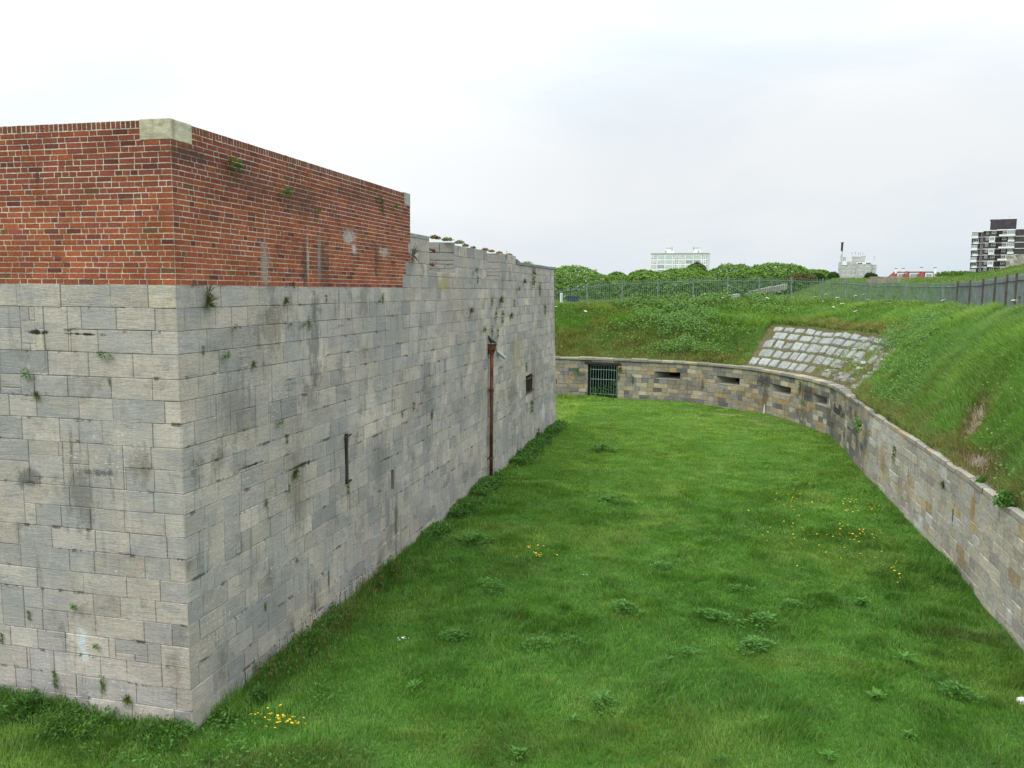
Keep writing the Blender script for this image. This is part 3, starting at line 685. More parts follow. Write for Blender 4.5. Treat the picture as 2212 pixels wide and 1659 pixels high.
# pigeon perched on the hopper
def skin_mesh(name, verts, edges, radii, mat, sub=2, parent=None):
    me = bpy.data.meshes.new(name); me.from_pydata(verts, edges, []); o = bpy.data.objects.new(name, me); col.objects.link(o)
    sk = o.modifiers.new('skin', 'SKIN'); me.skin_vertices[0].data
    for i, r_ in enumerate(radii): me.skin_vertices[0].data[i].radius = (r_, r_)
    me.skin_vertices[0].data[0].use_root = True
    ss = o.modifiers.new('sub', 'SUBSURF'); ss.levels = sub; ss.render_levels = sub
    me.materials.append(mat); o.parent = parent; return o
M_pig = mat_plain('slate_feathers', (0.045, 0.047, 0.06), 0.6, 0, 0.3, 40)
pv = [(0, 0.00, 0.10), (0, 0.06, 0.14), (0, 0.095, 0.19), (0, 0.105, 0.235), (0, 0.125, 0.24), (0, 0.15, 0.235), (0, -0.07, 0.07), (0, -0.14, 0.04), (0, -0.21, 0.015), (-0.02, 0.02, 0.04), (-0.02, 0.03, 0.0), (0.02, 0.02, 0.04), (0.02, 0.03, 0.0)]
pe = [(0, 1), (1, 2), (2, 3), (3, 4), (4, 5), (0, 6), (6, 7), (7, 8), (0, 9), (9, 10), (0, 11), (11, 12)]
pg = skin_mesh('pigeon', pv, pe, [0.062, 0.055, 0.032, 0.026, 0.012, 0.003, 0.048, 0.028, 0.02, 0.012, 0.006, 0.012, 0.006], M_pig)
pg.location = FR(SP-0.07, 4.005, 0.10); pg.rotation_euler = (0, 0, -A + math.radians(150))
tag(pg, 'dark slate pigeon perched on top of the rusty drainpipe', 'pigeon')
wp = MB(); a = FR(15.15, 3.72, 0.0); b = a + Vector((Nn[0]*0.15+U[0]*0.36, Nn[1]*0.15+U[1]*0.36, -0.22))
wp.tube([a - (b-a)*0.15, b], 0.052, 14, cap=False); wp.tube([b, a], 0.046, 14, cap=False)
tag(wp.build('waste_pipe', M_plastic, None, True), 'short pale plastic pipe jutting from the wall beside the drainpipe', 'pipe')

# ------------------------------------------------------------------ counterscarp wall
loops_px = [((1415, 803), (1469, 820)), ((1548, 815), (1597, 833)), ((1665, 829), (1708, 851)), ((1757, 847), (1786, 865)), ((1802, 872), (1818, 888)), ((1832, 885), (1845, 905))]
LH = []
for k, (a, b) in enumerate(loops_px):
    t0, z0 = wall_hit(*a); t1, z1 = wall_hit(*b); m_ = (z0+z1)/2
    LH.append((t0, t1, 1.02, 1.40) if k < 4 else (t0, t1, 0.98, 1.34))
g0, _ = wall_hit(1270, 800); g1, _ = wall_hit(1334, 800); GZ = 1.66
gate_h = (g0, g1, -0.3, GZ)
SL = []
for (x, y0, y1) in ((2058, 1100, 1128), (1962, 1011, 1033), (1895, 964, 982)):
    t0, z1_ = wall_hit(x, y0); _, z0_ = wall_hit(x, y1); SL.append((t0-0.03, t0+0.04, z0_, z1_))
ret = empty('retaining_wall', (*wpt(near_t(12.3, 31)), 0), 'low curved wall of ochre and grey blocks bounding the far side of the ditch', 'wall')
tA, tB = near_t(12.3, 33.5), near_t(11.35, 26.8)
def ret_col(s, z, k):
    r = R.random(); b = R.uniform(0.8, 1.18)
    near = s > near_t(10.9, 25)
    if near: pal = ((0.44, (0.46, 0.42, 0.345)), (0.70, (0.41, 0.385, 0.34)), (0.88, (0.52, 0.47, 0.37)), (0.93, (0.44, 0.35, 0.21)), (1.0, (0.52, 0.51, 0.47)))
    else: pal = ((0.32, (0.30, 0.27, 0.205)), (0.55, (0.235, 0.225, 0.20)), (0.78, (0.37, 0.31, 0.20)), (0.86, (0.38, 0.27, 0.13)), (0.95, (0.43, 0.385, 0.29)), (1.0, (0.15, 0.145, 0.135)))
    for p, c in pal:
        if r <= p: break
    if tA < s < tB and R.random() < 0.25: c = (0.165, 0.157, 0.14)
    return tuple(q*b for q in c)
zb = [-0.30, -0.08, 0.12, 0.33, 0.55, 0.78, 1.02, 1.21, 1.40, 1.62, 1.86]
allh = LH[:4] + [gate_h] + SL
spots = [((wall_hit(1650, 850)[0], 1.45), (0.9, 0.35), 0.85, (0.05, 0.048, 0.045)), ((wall_hit(1650, 870)[0]+0.1, 0.7), (0.3, 0.6), 0.6, (0.06, 0.057, 0.05)), ((wall_hit(1745, 850)[0], 1.4), (0.9, 0.4), 0.8, (0.055, 0.05, 0.048)),
         ((wall_hit(1800, 900)[0], 0.6), (0.5, 0.6), 0.6, (0.06, 0.057, 0.05)), ((wall_hit(1517, 850)[0], 0.85), (0.12, 0.35), 0.7, (0.06, 0.055, 0.05)), ((wall_hit(1730, 890)[0], 0.4), (0.8, 0.3), 0.6, (0.07, 0.065, 0.06)),
         ((wall_hit(1825, 905)[0], 0.9), (0.25, 0.8), 0.5, (0.06, 0.057, 0.05)), ((wall_hit(1792, 865)[0], 1.25), (0.07, 0.2), 0.9, (0.65, 0.67, 0.68)), ((wall_hit(1900, 950)[0], 1.3), (0.4, 0.25), 0.7, (0.52, 0.53, 0.52)),
         ((wall_hit(2100, 1110)[0], 1.5), (0.15, 0.3), 0.8, (0.36, 0.21, 0.07)), ((wall_hit(1905, 1000)[0], 0.9), (0.5, 0.5), 0.5, (0.34, 0.22, 0.09)), ((wall_hit(1960, 1060)[0], 0.6), (0.8, 0.3), 0.4, (0.36, 0.24, 0.1))]
M_mas = mat_masonry('mixed_ragstone', spots)
mb = MB(); tv0, tv1 = near_t(-8, 46), near_t(5.6, 2)
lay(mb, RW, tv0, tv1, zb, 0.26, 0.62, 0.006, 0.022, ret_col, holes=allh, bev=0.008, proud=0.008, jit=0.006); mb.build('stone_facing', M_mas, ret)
mb = MB(); backing(mb, RW, tv0, tv1, -0.3, 1.86, -0.018, allh, c=(0.16, 0.15, 0.13)); mb.build('joint_mortar', M_joint, ret)
mb = MB(); t = tv0
while t < tv1:
    w = R.uniform(0.55, 1.1); e_ = min(t+w, tv1); c = ret_col(t, 0, 0); c = tuple(0.55*q + 0.45*p for q, p in zip(c, (0.31, 0.285, 0.225)))
    nearw = float(sst(near_t(12.3, 31.5), near_t(11.2, 26), t)); pr = 0.065*(1-nearw) + 0.008 + R.uniform(-0.012, 0.012)*(1-0.4*nearw); zt = 2.0 + R.uniform(-0.028, 0.014); n = 3
    for i in range(n):
        a = t + (e_-t)*i/n + (0.004 if i == 0 else 0); b = t + (e_-t)*(i+1)/n - (0.004 if i == n-1 else 0)
        q8 = lambda x, zz, d: RW(x, zz, d)
        for (za, da), (zb_, db) in (((1.862, -0.02), (1.862, pr-0.01)), ((1.862, pr-0.01), (1.88, pr)), ((1.88, pr), (zt-0.02, pr)), ((zt-0.02, pr), (zt, pr-0.03)), ((zt, pr-0.03), (zt+0.01, -0.36))):
            mb.face([q8(a, za, da), q8(b, za, da), q8(b, zb_, db), q8(a, zb_, db)], c, [(a, za), (b, za), (b, zb_+db), (a, zb_+db)])
    for x in (t+0.004, e_-0.004): mb.face([RW(x, 1.862, -0.02), RW(x, 1.862, pr), RW(x, zt, pr-0.02), RW(x, zt, -0.36)], c)
    t = e_
mb.build('coping', M_mas, ret)
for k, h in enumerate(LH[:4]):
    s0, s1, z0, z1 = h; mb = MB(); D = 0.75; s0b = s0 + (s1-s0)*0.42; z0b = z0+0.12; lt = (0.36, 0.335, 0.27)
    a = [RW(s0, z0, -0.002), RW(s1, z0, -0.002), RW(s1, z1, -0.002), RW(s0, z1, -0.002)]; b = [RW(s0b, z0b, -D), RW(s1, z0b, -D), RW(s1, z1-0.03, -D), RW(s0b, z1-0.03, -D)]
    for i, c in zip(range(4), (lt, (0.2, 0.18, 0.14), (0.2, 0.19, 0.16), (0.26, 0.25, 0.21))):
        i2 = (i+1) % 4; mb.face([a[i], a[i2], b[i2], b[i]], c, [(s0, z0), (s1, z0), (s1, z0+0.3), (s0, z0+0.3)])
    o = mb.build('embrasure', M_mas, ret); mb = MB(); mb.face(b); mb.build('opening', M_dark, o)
for h in SL: recess(RW, h, 0.25, 'loophole', M_mas, 0.0, ret)
for k, h in enumerate(LH[4:]):            # two openings blocked flush with slabs
    s0, s1, z0, z1 = h; mb = MB(); c = (0.24, 0.235, 0.22) if k else (0.06, 0.057, 0.055)
    for a, b, d in ((s0, s1, 0.012),):
        block(mb, RW, a, b, z0, z1, 0.0, 0.0, c, proud=0.0); 
    mb.tube([RW(s0, z0-0.01, 0.03), RW(s1, z0-0.01, 0.03)], 0.015, 5, c=(0.28, 0.27, 0.24))
    o = mb.build('blocked_opening', M_mas, ret); 
    for p in o.data.vertices: pass
# doorway
mb = MB(); D = 1.1; s0, s1 = g0, g1
a = [RW(s0, -0.2, 0), RW(s1, -0.2, 0), RW(s1, GZ, 0), RW(s0, GZ, 0)]; b = [RW(s0+0.05, -0.2, -D), RW(s1-0.05, -0.2, -D), RW(s1-0.05, GZ, -D), RW(s0+0.05, GZ, -D)]
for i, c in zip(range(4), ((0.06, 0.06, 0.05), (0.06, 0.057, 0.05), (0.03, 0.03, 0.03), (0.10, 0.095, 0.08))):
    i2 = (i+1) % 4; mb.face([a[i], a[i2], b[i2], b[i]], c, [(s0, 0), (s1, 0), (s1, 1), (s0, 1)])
dr = mb.build('doorway', M_mas, ret); mb = MB(); mb.face(b); mb.build('opening', M_dark, dr)
mb = MB(); mb.box((0, 0, 0), (g1-g0+0.36, 0.12, 0.13), M=Matrix.Translation(RW(g0-0.18, GZ-0.02, 0.02)) @ Matrix.Rotation(math.atan2(*(RW(g1, 0)-RW(g0, 0)).yx), 4, 'Z'))
mb.build('lintel', M_iron, dr)
gt = empty('gate', RW(g0, 0, -0.1), 'pale green barred iron gate closing the dark doorway in the ochre wall', 'gate')
gw = g1-g0
G = lambda f, z, d=-0.07: RW(g0+0.14+(gw-0.20)*f, z, d)
mb = MB()
mb.tube([G(0, 0.0), G(0, GZ-0.08), G(1, GZ-0.08), G(1, 0.0)], 0.022, 6)
mb.build('frame', M_gate, gt)
for z in (GZ-0.30, 0.84, 0.06): mb = MB(); mb.tube([G(0, z), G(1, z-0.0)], 0.018, 6); mb.build('crossbar', M_gate, gt)
for k in range(1, 10): mb = MB(); mb.tube([G(k/10, 0.06), G(k/10+R.uniform(-.006, .006), GZ-0.1)], 0.013, 5); mb.build('bar', M_gate, gt)

# ------------------------------------------------------------------ terrain
def np_grid(name, P, mat, kind='structure', smooth=True):
    n, m = P.shape[:2]; idx = np.arange(n*m).reshape(n, m)
    F = np.stack([idx[:-1, :-1], idx[1:, :-1], idx[1:, 1:], idx[:-1, 1:]], -1).reshape(-1, 4)
    o = np_mesh(name, P.reshape(-1, 3), F, None, mat, smooth=smooth); o['kind'] = kind; return o
def moat_z(x, y):
    x = np.asarray(x, float); y = np.asarray(y, float)
    return (fbm(x*0.3, y*0.3, 3, 3)-0.5)*0.22 + (fbm(x*1.3, y*1.3, 8, 2)-0.5)*0.07 - 0.07 - 0.10*np.exp(-((x+4.0)**2+(y-9.8)**2)/3.0)
gx, gy = np.meshgrid(np.linspace(-34, 22, 225), np.linspace(-10, 54, 257), indexing='ij')
np_grid('ditch_floor', np.stack([gx, gy, moat_z(gx, gy)], -1)[:, ::-1], M_soil)
tt, uu = np.meshgrid(np.arange(tv0, tv1, 0.28), np.linspace(0, 1, 34), indexing='ij')
np_grid('grass_bank', bank(tt, uu), M_bank)
def outer_z(x, y):
    x = np.asarray(x, float); y = np.asarray(y, float)
    az = np.degrees(np.arctan2(x, y)); r = np.hypot(x, y)
    amp = np.interp(az, [-180, 15, 18.5, 21, 25, 28, 32, 45, 60, 180], [0, 0, 0.75, 1.85, 1.8, 1.95, 2.75, 3.0, 1.0, 0])
    rr = np.interp(az, [-180, 20, 26, 32, 180], [72, 68, 62, 56, 50])
    m_ = sst(0.52, 1.0, r/rr)*(1-sst(1.05, 1.6, r/rr))
    return 4.55 + amp*m_ + (fbm(x*0.12, y*0.12, 21, 3)-0.5)*0.7*sst(50, 75, r) + (fbm(x*0.6, y*0.6, 23, 2)-0.5)*0.2
qs = np.arange(f_of_t(tv0), f_of_t(tv1), 0.7); ks = np.array([0, .6, 1.5, 3, 5, 7, 9, 11, 13, 15, 18, 21, 24, 28, 33, 40, 50, 70, 100, 160, 260, 450, 800, 1500, 3000])
fp = fpt(qs); cen = np.array([0, 22.0]); dv = fp-cen; dv /= np.linalg.norm(dv, axis=1, keepdims=True)
PP = fp[:, None, :] + dv[:, None, :]*ks[None, :, None]
zz = outer_z(PP[..., 0], PP[..., 1]); w = sst(0, 4.5, ks)[None, :]; zz = zz*w + crest(qs)[:, None]*(1-w)
np_grid('grassland', np.concatenate([PP, zz[..., None]], -1), M_down)
gx, gy = np.meshgrid(np.array([-4000, -1500, -600, -200, -60, -30, 0, 30, 60, 200, 600, 1500, 4000.]), np.array([-3000, -600, -100, -30, 40, 70, 120, 300, 1000, 5000.]), indexing='ij')
np_grid('ground', np.stack([gx, gy, np.full(gx.shape, -0.6)], -1)[:, ::-1], M_down)

# ------------------------------------------------------------------ vegetation helpers
def in_poly(x, y, poly):
    c = np.zeros(len(x), bool); n = len(poly); j = n-1
    for i in range(n):
        xi, yi = poly[i]; xj, yj = poly[j]
        if yi != yj: c ^= ((yi > y) != (yj > y)) & (x < (xj-xi)*(y-yi)/(yj-yi)+xi)
        j = i
    return c
def in_view(P, mx=260, my=200):
    d = np.asarray(P) - np.array([0, 0, EZ]); c, s = math.cos(PITCH), math.sin(PITCH)
    y = c*d[:, 1] - s*d[:, 2]; z = s*d[:, 1] + c*d[:, 2]; y = np.maximum(y, 0.01)
    u = d[:, 0]/y*FOC; v = -z/y*FOC
    return (np.abs(u) < PW/2+mx) & (np.abs(v) < PH/2+my) & (d[:, 1] > 0)
def blades(name, P, h, w, lean, az, C, mat=None, curl=0.55, up=None):
    """P (n,3) roots; h, w, lean (fraction of h), az lean azimuth; C (n,3) albedo"""
    n = len(P); f = rng.uniform(0, 2*math.pi, n)
    side = np.stack([np.cos(f), np.sin(f), np.zeros(n)], -1)*(w/2)[:, None]
    ld = np.stack([np.cos(az), np.sin(az), np.zeros(n)], -1); hh = h[:, None]; le = (lean*h)[:, None]
    zup = np.array([0, 0, 1.0])
    mid = P + zup*hh*0.55 + ld*le*(1-curl)*0.55; zt = np.sqrt(np.clip(1-np.clip(lean, 0, 0.98)**2, 0.04, 1))[:, None]
    tip = P + zup*hh*zt + ld*le
    V = np.stack([P-side, P+side, mid+side*0.8, mid-side*0.8, tip], 1).reshape(-1, 3)
    b = np.arange(n)[:, None]*5
    C5 = np.stack([C*0.9, C*0.9, C, C, C*1.12], 1).reshape(-1, 3)
    return np_mesh(name, V, b+np.array([0, 1, 2, 3]), b+np.array([3, 2, 4]), mat or M_grass, C5)
def mixc(a, b, f): f = np.clip(f, 0, 1)[:, None]; return np.asarray(a)*(1-f) + np.asarray(b)*f

# ---- ditch grass
fort_l = [(C0 + Nn*0.0 - U*0.0), (C0 + U*25.0), (C0 + U*25.0 - Nn*30), (C0 - Nn*30)]
moat_poly = [tuple(C0 - Nn*12), tuple(C0), tuple(C0 + U*24.95), tuple(C0+U*24.95-Nn*9), tuple(WP[np.argmin(np.abs(WP[:, 0]+8))])] + [tuple(p + q*0.02) for p, q in zip(WP[::8], wnr(WS[::8])) if -8 < p[0] and p[1] > 4] + [(4, 6), (-4, 6), (-14, 8)]
N = 1900000
x = rng.uniform(-13, 14, N); y = 7.5 + 38*rng.random(N)**1.5
dens_prop = 1/(1.5*((y-7.5)/38+1e-4)**(1/3))       # sampling density of y (up to a constant)
r = np.hypot(x, y); want = np.clip(3200*(13/np.maximum(r, 13))**1.45, 400, 3200)
samp = N/(27*38)*dens_prop*1.0
keep = rng.random(N) < want/samp
x, y = x[keep], y[keep]
P = np.stack([x, y, moat_z(x, y)], -1); k = in_view(P) & in_poly(x, y, moat_poly); P = P[k]; x, y = P[:, 0], P[:, 1]; r = np.hypot(x, y)
n = len(P); tuft = fbm(x*0.9, y*0.9, 31, 3); big = fbm(x*0.28, y*0.28, 37, 3); fine = fbm(x*3.2, y*3.2, 41, 2)
far = sst(17, 33, y)
patch = fbm(x*2.1+5, y*2.1, 44, 2); h = (0.040 + 0.050*sst(0.45, 0.75, tuft) + 0.075*sst(0.55, 0.75, patch) + 0.03*fine)*(1-0.55*far)*rng.uniform(0.6, 1.35, n)
dw = (P[:, :2]-C0) @ Nn; foot = sst(0.55, 0.05, dw)*((P[:, :2]-C0) @ U > -0.5)
dl = -((P[:, :2]-C0) @ U); foot = np.maximum(foot, sst(0.5, 0.05, dl)*(dw < 0)*(dl > 0))
h += 0.14*foot*rng.random(n)*(1-0.85*np.exp(-((x+4.0)**2+(y-9.9)**2)/0.8))
w = 0.0065*(r/11)**0.95*rng.uniform(0.7, 1.3, n)
ang = 2*math.pi*fbm(x*0.8, y*0.8, 47, 2)*2.2 + rng.normal(0, 1.2, n)
lean = np.clip(0.35 + 0.45*fbm(x*1.4, y*1.4, 51, 2) + rng.normal(0, 0.12, n), 0.05, 0.93)
Cc = mixc((0.105, 0.262, 0.034), (0.165, 0.345, 0.050), (big-0.3)*2.2 + rng.normal(0, 0.25, n))
Cc = mixc(Cc, (0.23, 0.36, 0.065), sst(0.52, 0.72, fbm(x*0.5+9, y*0.5, 61, 3))*0.75)
Cc = mixc(Cc, (0.070, 0.195, 0.022), sst(0.55, 0.70, tuft)*0.6)
Cc = mixc(Cc, (0.25, 0.37, 0.055), far*0.62*(0.6+0.6*fine))
Cc = mixc(Cc, (0.38, 0.34, 0.16), (rng.random(n) < 0.06)*rng.random(n))
for (px, py, rx, ry) in ((1660, 905, 1.3, 0.5), (1700, 922, 1.2, 0.45), (1560, 893, 1.2, 0.35), (1480, 880, 0.8, 0.3), (1640, 915, 0.8, 0.2)):
    q = at_z(px, py, 0); d_ = np.hypot((x-q[0])/rx, (y-q[1])/ry) + (fine-0.5)*1.4
    s_ = sst(1.25, 0.4, d_)*0.85; Cc = mixc(Cc, (0.44, 0.37, 0.20), s_); h *= 1-0.55*s_
for (px, py, rx, ry) in ((1110, 1225, 0.9, 0.7), (620, 1640, 1.5, 0.6), (1050, 1600, 0.6, 0.3), (2090, 1290+80, 0.8, 0.4)):
    q = at_z(px, py, 0); d_ = np.hypot((x-q[0])/rx, (y-q[1])/ry) + (fine-0.5)*1.2
    Cc = mixc(Cc, (0.13, 0.13, 0.045), sst(1.1, 0.3, d_)*0.5)
mot = fbm(x*4.2, y*4.2, 49, 2); mid_ = fbm(x*1.5+3, y*1.5, 53, 3)
Cc = mixc(Cc, (0.30, 0.42, 0.17), (rng.random(n) < 0.16)*rng.random(n)*0.7)
Cc *= ((0.90 + 0.16*far)*(0.62 + 0.46*mot + 0.30*mid_)*rng.uniform(0.76, 1.24, n))[:, None]
g = blades('ditch_grass', P, h, w, lean, ang, Cc)
tag(g, 'short lush green grass covering the floor of the ditch', 'grass', kind='stuff')

# taller grass with brown seed heads along the wall foot
n = 5200; s_ = np.concatenate([rng.uniform(0.2, 24.6, n), ]); d_ = np.abs(rng.normal(0, 0.30, n))*(1-0.5*sst(9, 16, s_)) + 0.02
dn = fbm(s_*1.3, s_*0, 71, 2); kk = rng.random(n) < sst(0.32, 0.6, dn)*np.interp(s_, [0, 1.2, 5.5, 7, 12, 25], [0.5, 1, 1, 0.45, 0.7, 0.8]); s_, d_ = s_[kk], d_[kk]
p2 = C0 + U*s_[:, None] + Nn*d_[:, None]; n = len(s_)
nl = 2300; sl = rng.uniform(0.0, 5, nl); dl_ = np.abs(rng.normal(0, 0.25, nl)) + 0.02; p3 = C0 - Nn*sl[:, None] - U*dl_[:, None]
p2 = np.concatenate([p2, p3]); n = len(p2); P = np.stack([p2[:, 0], p2[:, 1], moat_z(p2[:, 0], p2[:, 1])], -1)
h = rng.uniform(0.12, 0.42, n)*np.concatenate([np.interp(s_, [0, 6, 12], [1.0, 0.95, 0.65]), np.full(nl, 0.8)]); rr = np.hypot(P[:, 0], P[:, 1])
Cc = mixc((0.05, 0.15, 0.015), (0.12, 0.22, 0.03), rng.random(n)); g = blades('tall_grass', P, h, 0.009*(rr/11)**0.8, np.clip(rng.normal(0.45, 0.2, n), 0, 0.95), rng.uniform(0, 6.28, n), Cc)
tag(g, 'taller uncut grass growing along the foot of the fort wall', 'grass', kind='stuff')
n = 330; s_ = rng.uniform(1.0, 6.2, n); d_ = 0.1+np.abs(rng.normal(0, 0.42, n)); p2 = C0 + U*s_[:, None] + Nn*d_[:, None]
V = []; F = []; Cs = []
for p in p2:
    hh = R.uniform(0.28, 0.5); b = len(V); z0 = float(moat_z(p[0], p[1])); a = R.uniform(0, 6.28); dx, dy = math.cos(a)*0.06, math.sin(a)*0.06; ww = 0.003
    for (ox, oz, w_) in ((0, 0, ww), (1, hh-0.07, ww), (1, hh-0.05, 0.007), (1.15, hh-0.01, 0.006)):
        V += [(p[0]+dx*ox-w_, p[1]+dy*ox, z0+oz), (p[0]+dx*ox+w_, p[1]+dy*ox, z0+oz)]; Cs += [(0.09, 0.12, 0.03) if oz < hh-0.069 else (0.22, 0.175, 0.09)]*2
    F += [(b, b+1, b+3, b+2), (b+4, b+5, b+7, b+6)]
g = np_mesh('seed_heads', np.array(V), np.array(F), None, M_leaf, np.array(Cs)); tag(g, 'thin stems with brown seed heads beside the near foot of the wall', 'grass', kind='stuff')

# ---- bank grass
def rev_mask(t, u):      # 1 inside the stone pitching
    ta, tb = REV; return (t > ta) & (t < tb) & (u < 0.50)
REV = (near_t(11.12, 39.93)+0.1, near_t(11.9, 29.2)+0.2)
def bank_grass(N):
    t = tv0 + (tv1-tv0)*rng.random(N); u = rng.random(N)
    P = bank(t, u); k = in_view(P, 300, 200); t, u, P = t[k], u[k], P[k]
    r = np.hypot(P[:, 0], P[:, 1]); wid = np.linalg.norm(fpt(f_of_t(t))-wpt(t), axis=1)
    prob = np.clip((14/r)**1.2, 0.30, 1)*wid/11; k = rng.random(len(t)) < prob
    t, u, P, r = t[k], u[k], P[k], r[k]; n = len(t)
    # pitching: few tufts there; and the washed out hollow
    rm = rev_mask(t, u); tn = near_t(9.4, 17.6)
    hnz = 0.45+1.1*fbm(P[:, 0]*3.3, P[:, 1]*3.3, 177, 3); hole = hnz*(np.exp(-((t-tn)/0.62)**2 - ((u-0.25)/0.11)**2) + 0.8*np.exp(-((t-tn-1.3)/1.2)**2 - ((u-0.06)/0.05)**2))
    edge = (u < 0.012) & (rng.random(n) < 0.4)
    frac = (t-REV[0])/(REV[1]-REV[0]); weedy = sst(0.45, 0.8, frac - (u-0.2)*0.3)
    dens = np.where(rm, 0.07 + 0.22*weedy*sst(0.42, 0.6, fbm(P[:, 0]*1.7, P[:, 1]*1.7, 81, 2)), 1.0)*(1-np.clip(hole*1.25, 0, 0.97))
    k = (rng.random(n) < dens) & ~edge; t, u, P, r, rm, hole = t[k], u[k], P[k], r[k], rm[k], hole[k]; n = len(t)
    x, y = P[:, 0], P[:, 1]; lush = fbm(x*0.5, y*0.5, 83, 3); tf = fbm(x*1.6, y*1.6, 85, 2)
    left = sst(near_t(11.2, 39.4), near_t(2.4, 44.5), t); lo = sst(0.55, 0.05, u)
    h = (0.17 + 0.20*sst(0.35, 0.7, lush) + 0.12*tf)*rng.uniform(0.55, 1.25, n)*np.where(rm, 0.5, 1)*(1-0.35*lo*left)*(0.75+0.25*sst(0, .15, u))
    h *= np.interp(u, [0, .85, 1], [1, 1, 0.9])
    w = 0.0085*(r/14)**1.0*rng.uniform(0.7, 1.3, n)
    # lean down the slope with a little wind
    nr = wnr(t); az = np.arctan2(nr[:, 1], nr[:, 0]) + rng.normal(0, 0.75, n) + (fbm(x*0.8, y*0.8, 87, 2)-0.5)*1.0
    lean = np.clip(0.42 + 0.35*tf + rng.normal(0, 0.15, n), 0.05, 0.95)
    C = mixc((0.155, 0.315, 0.058), (0.255, 0.430, 0.090), (lush-0.3)*2 + rng.normal(0, 0.3, n))
    C = mixc(C, (0.115, 0.250, 0.085), sst(0.5, 0.7, fbm(x*0.35+4, y*0.35, 89, 3))*0.35)
    C = mixc(C, (0.32, 0.26, 0.12), np.clip((left*0.55*lo + 0.40*lo*sst(0.5, 0.62, tf) + 0.6*sst(0.14, 0.0, u))*rng.uniform(0.2, 1.3, n), 0, 0.85))
    C = mixc(C, (0.30, 0.27, 0.09), left*1.6*sst(0.42, 0.6, fbm(x*0.4, y*0.4+7, 91, 2))*0.35)
    C = mixc(C, (0.42, 0.42, 0.26), (rng.random(n) < 0.08+0.22*sst(0.6, 1, u))*rng.random(n))
    C = mixc(C, (0.22, 0.16, 0.07), np.clip(hole*1.6, 0, 0.8)); C = mixc(C, (0.25, 0.20, 0.10), rm*0.5*rng.random(n)); C = mixc(C, (0.33, 0.25, 0.12), np.exp(-((t-(REV[0]+REV[1])/2)/4.8)**4-((u-0.54)/0.06)**2)*0.7)
    C *= (rng.uniform(0.78, 1.22, n)*(0.72 + 0.30*fbm(x*3.1, y*3.1, 93, 2) + 0.26*fbm(x*1.2, y*1.2+5, 97, 2)))[:, None]
    return blades('bank_grass', P, h, w, lean, az, C)
tag(bank_grass(1500000), 'long windblown grass on the bank above the low curved wall', 'grass', kind='stuff')

# sparse rough grass on the land beyond the railings
n = 160000; q = rng.uniform(f_of_t(tv0), f_of_t(tv1), n); dd = 0.2 + 45*rng.random(n)**1.3
fp_ = fpt(q); dv_ = fp_-cen; dv_ /= np.linalg.norm(dv_, axis=1, keepdims=True); p2 = fp_ + dv_*dd[:, None]
zz_ = outer_z(p2[:, 0], p2[:, 1]); w_ = sst(0, 4.5, dd); zz_ = zz_*w_ + crest(q)*(1-w_)
P = np.stack([p2[:, 0], p2[:, 1], zz_-0.02], -1); k = in_view(P, 200, 100); P = P[k]; n = len(P); x, y = P[:, 0], P[:, 1]; r = np.hypot(x, y)
Cc = mixc((0.10, 0.21, 0.035), (0.20, 0.26, 0.07), fbm(x*0.25, y*0.25, 95, 3)*1.6-0.3 + rng.normal(0, 0.25, n)); Cc = mixc(Cc, (0.25, 0.22, 0.10), (rng.random(n) < 0.12)*rng.random(n))
g = blades('rough_grass', P, rng.uniform(0.06, 0.20, n), 0.012*(r/20), np.clip(rng.normal(0.45, 0.2, n), 0, .95), rng.normal(2.6, 0.9, n), Cc); tag(g, 'rough dry grass on the rising ground beyond the railings', 'grass', kind='stuff')

